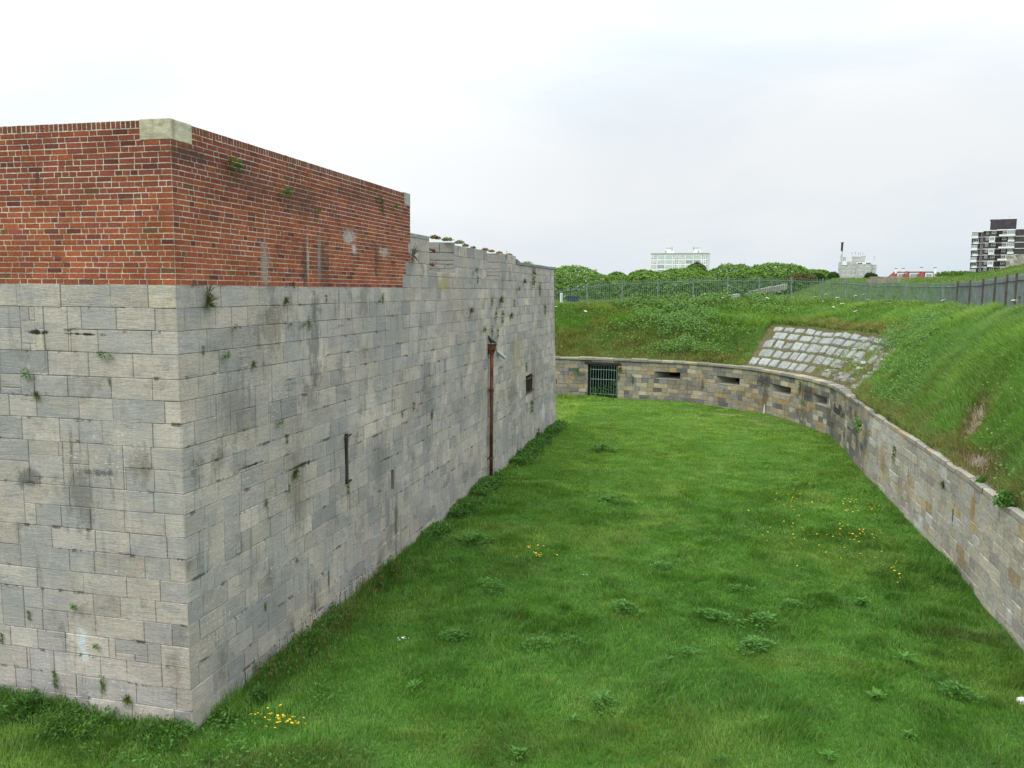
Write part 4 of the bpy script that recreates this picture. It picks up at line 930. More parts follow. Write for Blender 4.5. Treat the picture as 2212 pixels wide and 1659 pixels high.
# ------------------------------------------------------------------ stone pitching on the bank
def bank_n(t, u):
    a = bank(np.array([t, t+0.2]), np.array([u, u])); b = bank(np.array([t]), np.array([u+0.04]))
    n_ = np.cross(a[1]-a[0], b[0]-a[0]); n_ /= np.linalg.norm(n_); return Vector(n_ if n_[2] > 0 else -n_)
pit = empty('stone_pitching', tuple(bank(np.array([sum(REV)/2]), np.array([0.2]))[0]), 'sloping apron of pale square stones set in the grass bank above the low wall', 'stonework')
mb = MB(); pv_ = MB()
ta, tb = REV; us = [0.012, 0.105, 0.20, 0.295, 0.385, 0.455]
for rw in range(5):
    t = ta + R.uniform(0, 0.3) + (0.2 if rw > 2 else 0); u0, u1 = us[rw]+0.005, us[rw+1]-0.007
    t_end = tb - (0.3 + 0.2*rw if rw < 4 else 0.0)
    while t < t_end:
        w = R.uniform(0.50, 0.95); e_ = t+w; fr = (t-ta)/(tb-ta); broken = fr > 0.62 - 0.12*(2-rw) + R.uniform(-0.06, 0.06) if rw < 4 else fr > 0.8
        if broken and R.random() < 0.55: t = e_+0.08; continue
        c = (0.300, 0.305, 0.290) if not broken else (0.25, 0.24, 0.21); b_ = R.uniform(0.85, 1.15); c = tuple(q*b_ for q in c)
        NN = 5; tl = np.linspace(t+0.03, e_-0.03, NN); ul = np.linspace(u0, u1, NN); Pg = bank(*np.meshgrid(tl, ul, indexing='ij')); nv = bank_n((t+e_)/2, (u0+u1)/2)
        hgt = R.uniform(0.05, 0.09) if not broken else R.uniform(0.02, 0.07)
        G_ = [[None]*NN for _ in range(NN)]
        for i in range(NN):
            for j in range(NN):
                ei = min(i, NN-1-i); ej = min(j, NN-1-j); f = -0.06 if ei == 0 or ej == 0 else hgt*(1 if (ei > 1 or ej > 1) else 0.85) + R.uniform(-0.012, 0.012)
                pt = Vector(Pg[i, j])
                if (ei == 0 or ej == 0): pt = pt + (Vector(Pg[NN//2, NN//2])-pt)*0.02
                elif ei == 1 or ej == 1: pt = pt + (pt-Vector(Pg[NN//2, NN//2]))*0.62
                G_[i][j] = pt + nv*f
        for i in range(NN-1):
            for j in range(NN-1): mb.face([G_[i][j], G_[i][j+1], G_[i+1][j+1], G_[i+1][j]][::-1], c, [(t+i, j*0.3), (t+i, j*0.3+0.3), (t+i+1, j*0.3+0.3), (t+i+1, j*0.3)])
        t = e_
for k in range(70):                       # rubble in the broken part
    fr = R.uniform(0.5, 1.0); t = ta+(tb-ta)*fr; u = R.uniform(0.02, 0.42); p = Vector(bank(np.array([t]), np.array([u]))[0]); s_ = R.uniform(0.05, 0.17)
    M_ = Matrix.Translation(p) @ Matrix.Rotation(R.uniform(0, 3), 4, 'Z') @ Matrix.Rotation(R.uniform(-.5, .5), 4, 'X')
    mb.box((-s_, -s_*0.7, -0.05), (s_, s_*0.7, s_*0.55), (lambda b_: (0.33*b_, 0.325*b_, 0.30*b_))(R.uniform(0.8, 1.15)), M=M_)
M_pitch = mat_masonry('pale_setts', [])
mb.build('stone_setts', M_pitch, pit)
tl = np.linspace(ta-0.1, tb+0.2, 40); ul = np.linspace(0.0, 0.50, 14); Pg = bank(*np.meshgrid(tl, ul, indexing='ij')); Pg[..., 2] += 0.012
M_brown = mat_ground('dry_soil', (0.14, 0.115, 0.06), (0.10, 0.10, 0.045), (0.22, 0.20, 0.15), 1.2)
o = np_grid('earth_joints', Pg, M_brown); o.parent = pit; o.matrix_parent_inverse = wmat(pit).inverted(); del o['kind']
# exposed rubble in the hollow
tn = near_t(9.4, 17.6); mb = MB()
tl = np.linspace(tn-1.3, tn+2.9, 30); ul = np.linspace(0.0, 0.46, 18); Pg = bank(*np.meshgrid(tl, ul, indexing='ij')); Pg[..., 2] += 0.008 + 0.03*(fbm(Pg[..., 0]*7, Pg[..., 1]*7, 3, 2)-0.4)
M_rub = mat_ground('exposed_rubble', (0.23, 0.185, 0.125), (0.30, 0.26, 0.20), (0.12, 0.10, 0.075), 3.0)
o = np_grid('bare_earth', Pg, M_rub)

# ------------------------------------------------------------------ railings
fence_tops = [(0, 5.4), (qf(2.5, 50), 5.61), (qf(5.85, 50), 6.13), (qf(12, 50), 6.36), (qf(16.9, 51), 6.42), (qf(18.6, 49.2), 6.32), (qf(19.4, 44.5), 6.10), (qf(19.3, 38), 6.02), (qf(17.8, 32), 6.04), (qf(16, 27), 6.13), (qf(14.7, 24), 6.13), (FLn, 6.13)]
ft = np.array(fence_tops); ftop = lambda q: float(np.interp(q, ft[:, 0], ft[:, 1]))
fen = empty('railing_fence', (*fpt(qf(19.3, 38)), 5.0), 'long weathered iron railing fence running along the crest of the grass bank', 'fence')
q0, q1 = qf(-6, 51.5), qf(12.5, 17); nb = int((q1-q0)/2.1); Q = [q0+(q1-q0)*k/nb for k in range(nb+1)]
split_q = qf(19.2, 37)
for k, q in enumerate(Q):
    p = fpt(q); zt = ftop(q)+0.05; zb_ = float(crest(q))-0.1; m_ = M_railp if q < split_q else M_rustd; mp_ = M_pick if q < split_q-2 else M_railm if q < split_q+3 else M_railg
    d = fpt(q+0.3)-fpt(q-0.3); d /= np.linalg.norm(d); inn = np.array([d[1], -d[0]])
    if np.dot(inn, np.array([6, 30])-p) < 0: inn = -inn
    mb = MB(); mb.box((-0.036, -0.03, zb_), (0.036, 0.03, zt), M=Matrix.Translation((p[0]+inn[0]*0.035, p[1]+inn[1]*0.035, 0)) @ Matrix.Rotation(math.atan2(d[1], d[0]), 4, 'Z'))
    po = mb.build('fence_post', m_, fen)
    mb = MB(); a = Vector((p[0]+inn[0]*0.02, p[1]+inn[1]*0.02, zb_+0.62)); 
    mb.tube([a, a+Vector((inn[0]*0.03, inn[1]*0.03, -0.25)), a+Vector((inn[0]*0.14, inn[1]*0.14, -0.42)), a+Vector((inn[0]*0.42, inn[1]*0.42, -0.58))], 0.022, 5)
    mb.build('stay', M_railp, po)
    if k == nb: break
    qn = Q[k+1]; mb = MB(); npk = max(6, int(round((qn-q)/0.118))); sag = R.uniform(0.0, 0.04); rl = []
    for j in range(npk+1):
        f = j/npk; pp = fpt(q+(qn-q)*f); zt_ = ftop(q+(qn-q)*f) - sag*math.sin(math.pi*f); zr = zt_-0.17
        rl.append(Vector((pp[0], pp[1], zr)))
        if 0 < j < npk:
            jx = R.uniform(-0.008, 0.008); bz = float(crest(q+(qn-q)*f))-0.05
            wv = 0.013; X = Vector((d[0], d[1], 0))*wv; Y = Vector((inn[0], inn[1], 0))*wv*0.8
            t0_ = Vector((pp[0]+jx, pp[1], bz)); t1_ = Vector((pp[0], pp[1], zt_-0.03)); t2_ = Vector((pp[0], pp[1], zt_+0.03))
            c4 = [t0_+X+Y, t0_-X+Y, t0_-X-Y, t0_+X-Y]; e4 = [t1_+X+Y, t1_-X+Y, t1_-X-Y, t1_+X-Y]
            for i in range(4): mb.face([c4[i], c4[(i+1) % 4], e4[(i+1) % 4], e4[i]]); mb.face([e4[i], e4[(i+1) % 4], t2_])
    mb.tube(rl, 0.024, 4, m=1); mb.build('railing_panel', [mp_, M_pick if q < split_q else M_rustd], fen)

# ------------------------------------------------------------------ trees beyond the railings
def tree(px, py_top, half_px, dist, lab, hue=0.0, dark=False, depth=1.0, n=None, flat=1.0):
    """a wind clipped, dome shaped tree; px, py_top, half_px place it from its look in the photo"""
    c = at_depth(px, py_top, dist); rx = half_px*dist/FOC; zb_ = float(outer_z(c[0], c[1]))-0.1; H = c[2]-zb_
    root = empty('tree', (c[0], c[1]+rx*depth*0.5, zb_), lab, 'tree', 'wind clipped trees beyond the railings')
    ry = rx*depth; cz = zb_ + H*0.10; hz = (c[2]-cz); n = n or int(6000 + 2200*rx)
    th = rng.uniform(0, 2*math.pi, n); uz = rng.random(n)**0.8; uz = np.where(rng.random(n) < 0.16, -rng.random(n)*0.15, uz); rad = np.clip(1-np.clip(uz, 0, 1)**2.8, 0, 1)**0.5
    X = rad*np.cos(th); Y = rad*np.sin(th); Z = uz
    cl = fbm(X*rx*0.8+px*0.37, Z*hz*1.9+Y*ry*0.8, 100+px*0.01, 3); cl2 = fbm(X*rx*2.2, Z*hz*4+Y*ry*2.2+px, 103, 2)
    sh = 1 + 0.16*(cl-0.5) + 0.12*(cl2-0.5); inner = rng.random(n) < 0.30; sh = sh*np.where(inner, rng.uniform(0.6, 0.96, n), rng.uniform(0.965, 1.02, n))
    P = np.stack([c[0]+X*rx*sh, c[1]+ry*0.5+Y*ry*sh, cz+Z*hz*sh*flat], -1)
    nrm = np.stack([X/rx, Y/ry, np.maximum(Z, 0.15)/hz], -1); nrm /= np.linalg.norm(nrm, axis=1, keepdims=True)
    nrm += rng.normal(0, 0.55, (n, 3)); nrm[:, 2] += 0.35; nrm /= np.linalg.norm(nrm, axis=1, keepdims=True)
    t1 = np.cross(nrm, rng.normal(0, 1, (n, 3))); t1 /= np.linalg.norm(t1, axis=1, keepdims=True); t2 = np.cross(nrm, t1)
    s_ = (0.105*(dist/80)*rng.uniform(0.6, 1.5, n))[:, None]
    V = np.stack([P-t1*s_, P+t2*s_*0.6, P+t1*s_, P-t2*s_*0.6], 1).reshape(-1, 3)
    a, b = ((0.115, 0.225, 0.040), (0.185, 0.315, 0.058)) if not dark else ((0.075, 0.14, 0.035), (0.11, 0.18, 0.045))
    C = mixc(a, b, rng.random(n)*0.6 + 0.7*(cl2-0.3)); C *= (rng.uniform(0.8, 1.2, n))[:, None]
    np_mesh('crown', V, np.arange(n*4).reshape(n, 4), None, M_leaf, np.repeat(C, 4, axis=0)).parent = root
    cr_ = root.children[-1]; cr_.matrix_parent_inverse = wmat(root).inverted()
    mb = MB(); b0 = Vector(root.location)
    mb.tube([b0+Vector((0, 0, -0.1)), b0+Vector((0.1, 0, H*0.25)), b0+Vector((0.25, 0, H*0.45))], [0.16, 0.13, 0.09], 7)
    for k in range(5):
        a_ = k*1.3+px; mb.tube([b0+Vector((0.1, 0, H*0.2)), b0+Vector((math.cos(a_)*rx*0.3, math.sin(a_)*ry*0.3, H*0.42)), b0+Vector((math.cos(a_)*rx*0.6, math.sin(a_)*ry*0.6, H*0.55))], [0.09, 0.06, 0.03], 5)
    mb.build('trunk', M_trunk, root); return root
tree(1232, 574, 98, 74, 'leftmost domed green tree, just right of the tall end of the grey fort wall')
tree(1338, 590, 38, 92, 'smallest rounded tree, in the gap to the right of the leftmost dome')
tree(1398, 583, 54, 82, 'low domed tree directly below the left half of the white tower block')
tree(1484, 579, 76, 76, 'domed tree below the right half of the white tower block')
tree(1507, 568, 36, 88, 'darker tree rising behind the dome under the white tower block', dark=True)
tree(1600, 571, 78, 80, 'left part of the long green tree line, first crown right of the white block')
tree(1690, 569, 100, 84, 'long low bright green tree at the middle of the tree line', depth=0.6)
tree(1762, 583, 66, 86, 'last low tree tapering down towards the mast at the right end of the tree line', depth=0.6)
def bush(px, py, half_px, hpx, dist, lab, C1, C2, cat='bush', name='bush', leaf=0.09, n=1500, group=None):
    c = at_depth(px, py, dist); rx = half_px*dist/FOC; hz = hpx*dist/FOC
    P = rng.normal(0, 1, (n, 3)); P /= np.linalg.norm(P, axis=1, keepdims=True); P *= (rng.random(n)**0.35)[:, None]
    sh = 1+0.5*(fbm(P[:, 0]*3+px, P[:, 2]*3+P[:, 1]*2, 7, 2)-0.5); P *= sh[:, None]; P = P*np.array([rx, rx*0.7, hz]) ; P[:, 2] = np.abs(P[:, 2])
    W_ = P + c; t1 = rng.normal(0, 1, (n, 3)); t1 /= np.linalg.norm(t1, axis=1, keepdims=True); t2 = np.cross(t1, rng.normal(0, 1, (n, 3))); t2 /= np.linalg.norm(t2, axis=1, keepdims=True)
    s_ = leaf*rng.uniform(0.6, 1.4, (n, 1)); V = np.stack([W_-t1*s_, W_+t2*s_*0.6, W_+t1*s_, W_-t2*s_*0.6], 1).reshape(-1, 3)
    C = mixc(C1, C2, rng.random(n))*rng.uniform(0.8, 1.2, n)[:, None]
    o = np_mesh(name, V, np.arange(n*4).reshape(n, 4), None, M_leaf, np.repeat(C, 4, axis=0)); return tag(o, lab, cat, group)
bush(1728, 606, 34, 16, 66, 'brownish gorse bush just in front of the tree line, left of the mast', (0.16, 0.13, 0.06), (0.12, 0.15, 0.05))
bush(1766, 603, 16, 13, 67, 'small dark green bush between the gorse and the end of the tree line', (0.05, 0.10, 0.03), (0.08, 0.13, 0.04))
bush(1800, 600, 12, 12, 68, 'dark bush left of the mast foot', (0.05, 0.10, 0.03), (0.09, 0.15, 0.04))
bush(1880, 600, 14, 10, 72, 'dark ragged bush against the right foot of the grey tower block', (0.04, 0.07, 0.03), (0.07, 0.10, 0.04))
bush(2075, 597, 55, 11, 60, 'low green hedge in front of the white chimneyed red roofs', (0.08, 0.17, 0.03), (0.12, 0.22, 0.04), 'hedge', 'hedge')

# ------------------------------------------------------------------ far buildings
def frame_at(px, dist, name, lab, yaw=0.0):
    r = ray(px, 600); az = math.atan2(r[0], r[1]); p = (math.sin(az)*dist, math.cos(az)*dist)
    root = empty(name, (p[0], p[1], 4.0), lab, 'building', None, -az + yaw)
    return root, Matrix.Translation((p[0], p[1], 0)) @ Matrix.Rotation(-az+yaw, 4, 'Z'), dist/math.hypot(1, r[0]/r[1])
def zd(px, py, dist):
    r = ray(px, py); return EZ + r[2]/math.hypot(r[0], r[1])*dist
def window(par, M, x0, x1, z0, z1, glass, fr=0.12, frame=None, split=1, y=-0.05):
    mb = MB(); mb.box((x0, y-0.06, z0), (x1, y+0.04, z1), M=M, m=0)
    n = split; w = (x1-x0-fr*(n+1))/n
    for i in range(n):
        a = x0+fr+i*(w+fr); P = [M @ Vector(p) for p in ((a, y-0.075, z0+fr), (a+w, y-0.075, z0+fr), (a+w, y-0.075, z1-fr), (a, y-0.075, z1-fr))]
        mb.face(P, m=1)
    return mb.build('window', [frame or M_white, glass], par)
# white tower block
cz2 = lambda px: math.cos(math.atan2(ray(px, 600)[0], ray(px, 600)[1]))**2
D = 500; root, M, _ = frame_at(1468, D, 'tower_block', 'distant white slab block of flats with wide glazed balconies above the trees', math.radians(-8)); k = 0.10966*D/FOC*cz2(1468)
X = lambda zx: (zx-945)*k
Z = lambda zy: zd(1468, 509.4+0.10966*zy, D)
zt = Z(352); mb = MB(); mb.box((X(362), 0, 4), (X(1476), 13, zt), M=M); mb.build('wall', M_white, root)
mb = MB(); mb.box((X(355), -0.5, zt), (X(1482), 13.3, zt+0.35), M=M); mb.build('roof', M_conc, root)
for a, b, d in ((625, 800, 640), (1190, 1335, 1285)):
    mb = MB(); mb.box((X(a), 3, zt+0.35), (X(b), 9, Z(238)), M=M); rf = mb.build('penthouse', M_white, root)
    mb = MB(); mb.box((X(d-15), 2.85, zt+0.36), (X(d+15), 3, Z(285)), M=M); mb.build('door', M_conc, rf)
for a, b in ((765, 630), (1187, 1320)):
    mb = MB(); mb.box((X(a)-0.15, 2.6, Z(280)), (X(a)+0.15, 2.9, Z(205)), M=M); mb.box((min(X(a), X(b)), 2.65, Z(234)), (max(X(a), X(b)), 2.8, Z(228)), M=M); mb.build('antenna', M_conc, root)
for rw in range(4):
    o_ = 95*rw
    for a in (375, 415, 450, 805, 845, 882, 930, 970, 1008, 1368, 1408, 1448):
        window(root, M, X(a), X(a+28), Z(413+o_), Z(382+o_), R.choice([M_glgn, M_glass, M_glgn]), 0.08); window(root, M, X(a), X(a+28), Z(450+o_), Z(427+o_), M_glass, 0.06)
    for a in (497, 650, 1055, 1208): window(root, M, X(a), X(a+137), Z(452+o_), Z(380+o_), M_glgn if rw == 0 else R.choice([M_glass, M_glgn]), 0.12, split=5)
# grey tower block
D = 550; root, M, _ = frame_at(1850.5, D, 'tower_block', 'distant pale grey block of flats with aerials on its roof, behind the mast', 0); k = 0.10966*D/FOC*cz2(1850)
X = lambda zx: (zx-840)*k
Z = lambda zy: zd(1850, 497.3+0.10966*zy, D)
mb = MB(); mb.box((X(540), 0.6, 4), (X(820), 14, Z(615)), M=M); mb.box((X(820), -0.6, 4), (X(1120), 13, Z(665)), M=M); mb.box((X(1120), 0.8, 4), (X(1212), 12, Z(680)), M=M); mb.box((X(468), 1.2, 4), (X(540), 12, Z(625)), M=M); mb.build('wall', M_conc, root)
mb = MB(); mb.box((X(825), -0.2, Z(665)), (X(1110), 11, Z(622)), M=M); mb.box((X(535), 0.2, Z(688)), (X(635), 0.6, Z(605)), M=M); mb.build('penthouse', M_white, root)
mb = MB(); a = [(X(735), 2, Z(612)), (X(990), 2, Z(612)), (X(990), 2, Z(498)), (X(855), 2, Z(520)), (X(735), 2, Z(512))]; bq = [(p[0], 8, p[2]) for p in a]
mb.face([M @ Vector(p) for p in a]); mb.face([M @ Vector(p) for p in bq][::-1])
for i in range(5): mb.face([M @ Vector(p) for p in (a[i], a[(i+1) % 5], bq[(i+1) % 5], bq[i])])
mb.box((X(548), 2, Z(612)), (X(610), 6, Z(525)), M=M); mb.build('lift_house', M_conc, root)
for rw, zz_ in enumerate((655, 738, 813, 888)):
    cols = ((655, 705), (762, 800), (885, 955), (1010, 1075), (1140, 1185), (545, 600)) if rw else ((655, 705), (762, 800), (840, 940), (1005, 1100))
    for a, b in cols: window(root, M, X(a), X(b), Z(zz_+18), Z(zz_-20), M_gldk if rw == 0 else M_glass, 0.14, split=3, y=(-0.65 if 820 < a < 1120 else 0.55 if a < 820 else 0.75) - (0 if rw else -0.4 if 820 < a < 1120 else 0))
for a, t_ in ((724, 430), (792, 418), (850, 438), (894, 430), (940, 440), (1160, 505), (497, 490)):
    mb = MB(); zb2 = 500 if 735 < a < 990 else 600; mb.box((X(a)-0.09, 3, Z(zb2)), (X(a)+0.09, 3.2, Z(t_)), M=M); mb.box((X(a)-0.25, 2.95, Z(t_+35)), (X(a)+0.25, 3.25, Z(t_+8)), M=M); mb.build('antenna', M_conc, root)
mb = MB(); 
for a in (995, 1050, 1100): mb.box((X(a)-0.06, 0.3, Z(615)), (X(a)+0.06, 0.42, Z(555)), M=M)
mb.box((X(995), 0.3, Z(560)), (X(1105), 0.42, Z(555)), M=M); mb.build('roof_rail', M_white, root)
# dark brick tower
D = 400; root, M, _ = frame_at(2160, D, 'tower_block', 'distant dark brown brick tower with white window bays and balcony bands at the right edge', 0); k = 0.1389*D/FOC/math.cos(math.atan2(ray(2160, 600)[0], ray(2160, 600)[1]))*0.86
X = lambda zx: (zx-1190)*0.1389*D/FOC*cz2(2160)
Z = lambda zy: zd(2160, 448.7+0.1389*zy, D)
mb = MB()
for (a, b, y0, zt_) in ((705, 820, 1.0, 368), (820, 885, 1.6, 368), (885, 985, 0.6, 352), (985, 1090, 0.0, 352), (1090, 1170, 2.2, 345), (1170, 1380, 1.2, 342), (1380, 1700, 0.2, 342)): mb.box((X(a), y0, 3), (X(b), 16, Z(zt_)), M=M)
mb.build('wall', M_dbrick, root)
mb = MB(); mb.box((X(980), 4, Z(342)), (X(1385), 14, Z(165)), M=M); ph = mb.build('penthouse', M_dbrick, root)
mb = MB(); mb.box((X(968), 3.8, Z(168)), (X(980), 14, Z(160)), M=M); mb.box((X(980), 3.9, Z(168)), (X(1388), 14.1, Z(162)), M=M); mb.build('parapet', M_white, ph)
for f in range(8):
    o_ = 94.5*f; zs0, zs1 = Z(452+o_), Z(444+o_)
    mb = MB()
    for (a, b, y0) in ((705, 822, 0.8), (820, 885, 1.45), (885, 985, 0.45), (985, 1092, -0.15), (1090, 1172, 2.05), (1170, 1382, 1.05), (1380, 1700, 0.05)): mb.box((X(a), y0, zs0), (X(b)+0.02, y0+0.3, zs1), M=M)
    if f == 0: mb.box((X(705), 0.7, Z(372)), (X(885), 1.2, Z(362)), M=M); mb.box((X(885), -0.3, Z(358)), (X(1092), 0.4, Z(345)), M=M); mb.box((X(1092), 0.9, Z(352)), (X(1700), 1.3, Z(335)), M=M)
    mb.build('floor_band', M_white, root)
    win = lambda a, b, z0, z1, y, sp=2, g=M_gldk: window(root, M, X(a), X(b), Z(z1+o_), Z(z0+o_), g, 0.10, split=sp, y=y)
    if f % 2 == 0:
        mb = MB(); mb.box((X(708), 0.1, Z(468+o_)), (X(805), 1.0, Z(434+o_)), M=M); mb.build('balcony', M_white, root); win(712, 802, 385, 434, 0.25, 4, M_glass)
        mb = MB(); mb.box((X(1130), 0.1, Z(443+o_)), (X(1375), 1.2, Z(415+o_)), M=M); mb.build('balcony', M_white, root); win(1250, 1370, 358, 414, 0.3, 4, M_glass); win(1185, 1248, 362, 404, 1.15, 2)
        win(1018, 1080, 362, 404, -0.05, 2)
    else:
        win(730, 815, 385, 430, 0.95, 3); mb = MB(); mb.box((X(735), 0.6, Z(462+o_)), (X(815), 1.0, Z(434+o_)), M=M); mb.build('balcony', M_white, root)
        mb = MB(); mb.box((X(980), -0.9, Z(446+o_)), (X(1070), 0.0, Z(350+o_)), M=M); mb.build('bay', M_white, root); win(988, 1062, 360, 412, -0.9, 3, M_glass)
        win(1275, 1362, 358, 404, 1.15, 3, M_glass); mb = MB(); mb.box((X(1270), 0.5, Z(435+o_)), (X(1370), 1.2, Z(408+o_)), M=M); mb.build('balcony', M_white, root); win(1180, 1240, 362, 404, 1.15, 2)
    win(850, 880, 380, 424, 1.55, 1); win(928, 970, 364, 408, 0.55, 2)
mb = MB(); 
for a in (1265, 1285): mb.box((X(a)-0.05, 6, Z(165)), (X(a)+0.05, 6.1, Z(110)), M=M)
mb.box((X(1262), 6, Z(122)), (X(1288), 6.1, Z(118)), M=M); mb.build('antenna', M_conc, root)
# red roofed terrace
D = 350; root, M, _ = frame_at(1975, D, 'house', 'distant terrace with steep red roofs, white dormers and white chimneys', 0); kk_ = D/FOC
X = lambda x: (x-1975)*kk_*cz2(1975)
Z = lambda y: zd(1975, y, D)
mb = MB()
def hip(x0, x1, zb_, zt_, w, xr0, xr1, y0=0):
    B = [(X(x0), y0, zb_), (X(x1), y0, zb_), (X(x1), y0+w, zb_), (X(x0), y0+w, zb_)]; T_ = [(X(xr0), y0+w/2, zt_), (X(xr1), y0+w/2, zt_)]
    for f in ((B[0], B[1], T_[1], T_[0]), (B[2], B[3], T_[0], T_[1]), (B[1], B[2], T_[1]), (B[3], B[0], T_[0])): mb.face([M @ Vector(p) for p in f])
hip(1908, 2036, Z(606), Z(586), 9, 1930, 2022); hip(1946, 1966, Z(604), Z(586), 5, 1954, 1962, -1.5); hip(1975, 2000, Z(604), Z(586), 5, 1985, 1992, -1.5)
rf = mb.build('roof', M_tile, root)
mb = MB(); mb.box((X(1915), 1, 3.5), (X(2030), 8, Z(604)), M=M); mb.build('wall', M_white, root)
for a, b in ((1938, 1960), (1964, 1986), (1998, 2014)):
    mb = MB(); mb.box((X(a), 0.4, Z(603)), (X(b), 4, Z(588.5)), M=M); mb.box((X(a)-0.1, 0.2, Z(588.5)), (X(b)+0.1, 4.2, Z(587)), M=M, m=1); dm = mb.build('dormer', [M_white, M_tile], rf)
    window(dm, M, X(a)+0.3, X(b)-0.3, Z(600), Z(591), M_glass, 0.1, split=3, y=0.33)
for a, w, t_ in ((1934, 5, 580), (1950, 5, 579.5), (1989, 5.5, 578), (2018.5, 6, 578.5)):
    mb = MB(); mb.box((X(a-w/2), 2.0 if w > 5 else 3.5, Z(597)), (X(a+w/2), 5, Z(t_)), M=M); mb.box((X(a-w/2)-0.1, 1.9 if w > 5 else 3.4, Z(t_)), (X(a+w/2)+0.1, 5.1, Z(t_-1)), M=M, m=1); mb.build('chimney', [M_white, M_tile], rf)
root2, M, _ = frame_at(2062, 340, 'house', 'low white building with a shallow red roof left of the dark brick tower', 0)
mb = MB(); kx = 340/FOC*cz2(2062); mb.box((-20*kx, 0, 3.5), (24*kx, 7, zd(2062, 592, 340)), M=M); mb.build('wall', M_white, root2)
mb = MB(); z1, z2 = zd(2062, 592, 340), zd(2062, 589, 340)
P_ = [M @ Vector(p) for p in ((-22*kx, -0.4, z1), (26*kx, -0.4, z1), (26*kx, 7.4, z1), (-22*kx, 7.4, z1), (-18*kx, 3.5, z2), (22*kx, 3.5, z2))]
for f in ((0, 1, 5, 4), (2, 3, 4, 5), (1, 2, 5), (3, 0, 4)): mb.face([P_[i] for i in f])
mb.build('roof', M_tile, root2)
# mast
c = at_depth(1816.5, 598, 66); zt = at_depth(1816, 524, 66)[2]; zb_ = c[2]-0.5
ms = empty('mast', (c[0], c[1], zb_), 'tall grey pole with a dark box near its top, standing alone on the skyline', 'mast')
mb = MB(); mb.tube([(c[0], c[1], zb_), (c[0]-0.02, c[1], zt-0.9)], 0.062, 8); mb.tube([(c[0], c[1], zt-0.9), (c[0]+0.04, c[1], zt)], 0.035, 8); mb.build('pole', M_conc, ms)
mb = MB(); mb.box((c[0]-0.09, c[1]-0.07, zt-0.66), (c[0]+0.01, c[1]+0.07, zt-0.02)); mb.box((c[0]-0.11, c[1]-0.09, zt-0.03), (c[0]+0.07, c[1]+0.09, zt+0.02)); mb.build('lamp_box', M_iron, ms)
# stepped stone ledges on the mound, broken concrete block, low walls
def ledge(px0, px1, py0, py1, dist, th, lab, name='stone_ledge', cat='ledge', colr=(0.36, 0.31, 0.25)):
    a = at_depth(px0, py0, dist); b = at_depth(px1, py1, dist*1.01); mb = MB(); n = 8; dpt = 1.1
    if name == 'stone_ledge': a[2] = b[2] = max(float(outer_z(a[0], a[1])), float(outer_z(b[0], b[1]))) + 0.22
    for i in range(n):
        f0, f1 = i/n, (i+1)/n-0.004; p0 = a+(b-a)*f0; p1 = a+(b-a)*f1; j = R.uniform(-0.03, 0.03)
        P_ = [Vector((p[0], p[1]+dy, p[2]+zo+j)) for zo in (-th, 0) for p, dy in ((p0, 0), (p1, 0), (p1, dpt), (p0, dpt))]
        b_ = R.uniform(0.85, 1.15); cc = tuple(q*b_ for q in colr)
        for f in ((0, 1, 5, 4), (4, 5, 6, 7), (1, 2, 6, 5), (3, 0, 4, 7), (2, 3, 7, 6)): mb.face([P_[i] for i in f], cc, [(f0*9, 0), (f1*9, 0), (f1*9, 0.4), (f0*9, 0.4)][:len(f)])
    o = mb.build(name, M_path, None); return tag(o, lab, cat)
ledge(1908, 1975, 605, 602, 62, 0.5, 'topmost worn stone ledge on the grass mound, under the red roofs', colr=(0.42, 0.33, 0.27))
ledge(1893, 1952, 618, 618, 56.5, 0.6, 'middle worn stone ledge of the stack behind the railings')
ledge(1886, 1944, 634, 636, 51.5, 0.8, 'lowest worn stone ledge, just behind the railings and tall grass')
ledge(1440, 1600, 656, 634, 58, 0.22, 'long low pale stone edging rising behind the railings under the domed trees', 'kerb', 'kerb', (0.46, 0.44, 0.40))
ledge(1625, 1702, 629, 613, 60, 0.35, 'sloping stone edging behind the railings left of the gorse', 'kerb', 'kerb', (0.34, 0.32, 0.28))
c = at_depth(2200, 566, 52); bm = bmesh.new(); bmesh.ops.create_cube(bm, size=1.0); bmesh.ops.subdivide_edges(bm, edges=bm.edges, cuts=5, use_grid_fill=True)
for v in bm.verts:
    q = v.co; f = float(fbm(q.x*4+q.y*3, q.z*5+q.y, 3, 3))-0.5; v.co = Vector((q.x*2.2*(1+0.25*f), q.y*1.4, q.z*1.0*(1.0 + 0.35*(q.x+0.5)) + 0.25*f))
    if -0.05 < q.z < 0.12 and q.y < -0.3 and q.x > -0.25: v.co.y += 0.45
me = bpy.data.meshes.new('concrete_block'); bm.to_mesh(me); bm.free(); me.materials.append(mat_plain('weathered_concrete', (0.33, 0.31, 0.27), 0.95, 0, 0.3, 2.5)); o = bpy.data.objects.new('concrete_block', me); col.objects.link(o); o.location = (c[0]+0.7, c[1], c[2]-0.1)
tag(o, 'rough weathered concrete block with a dark cleft on the skyline at the right edge', 'concrete block')
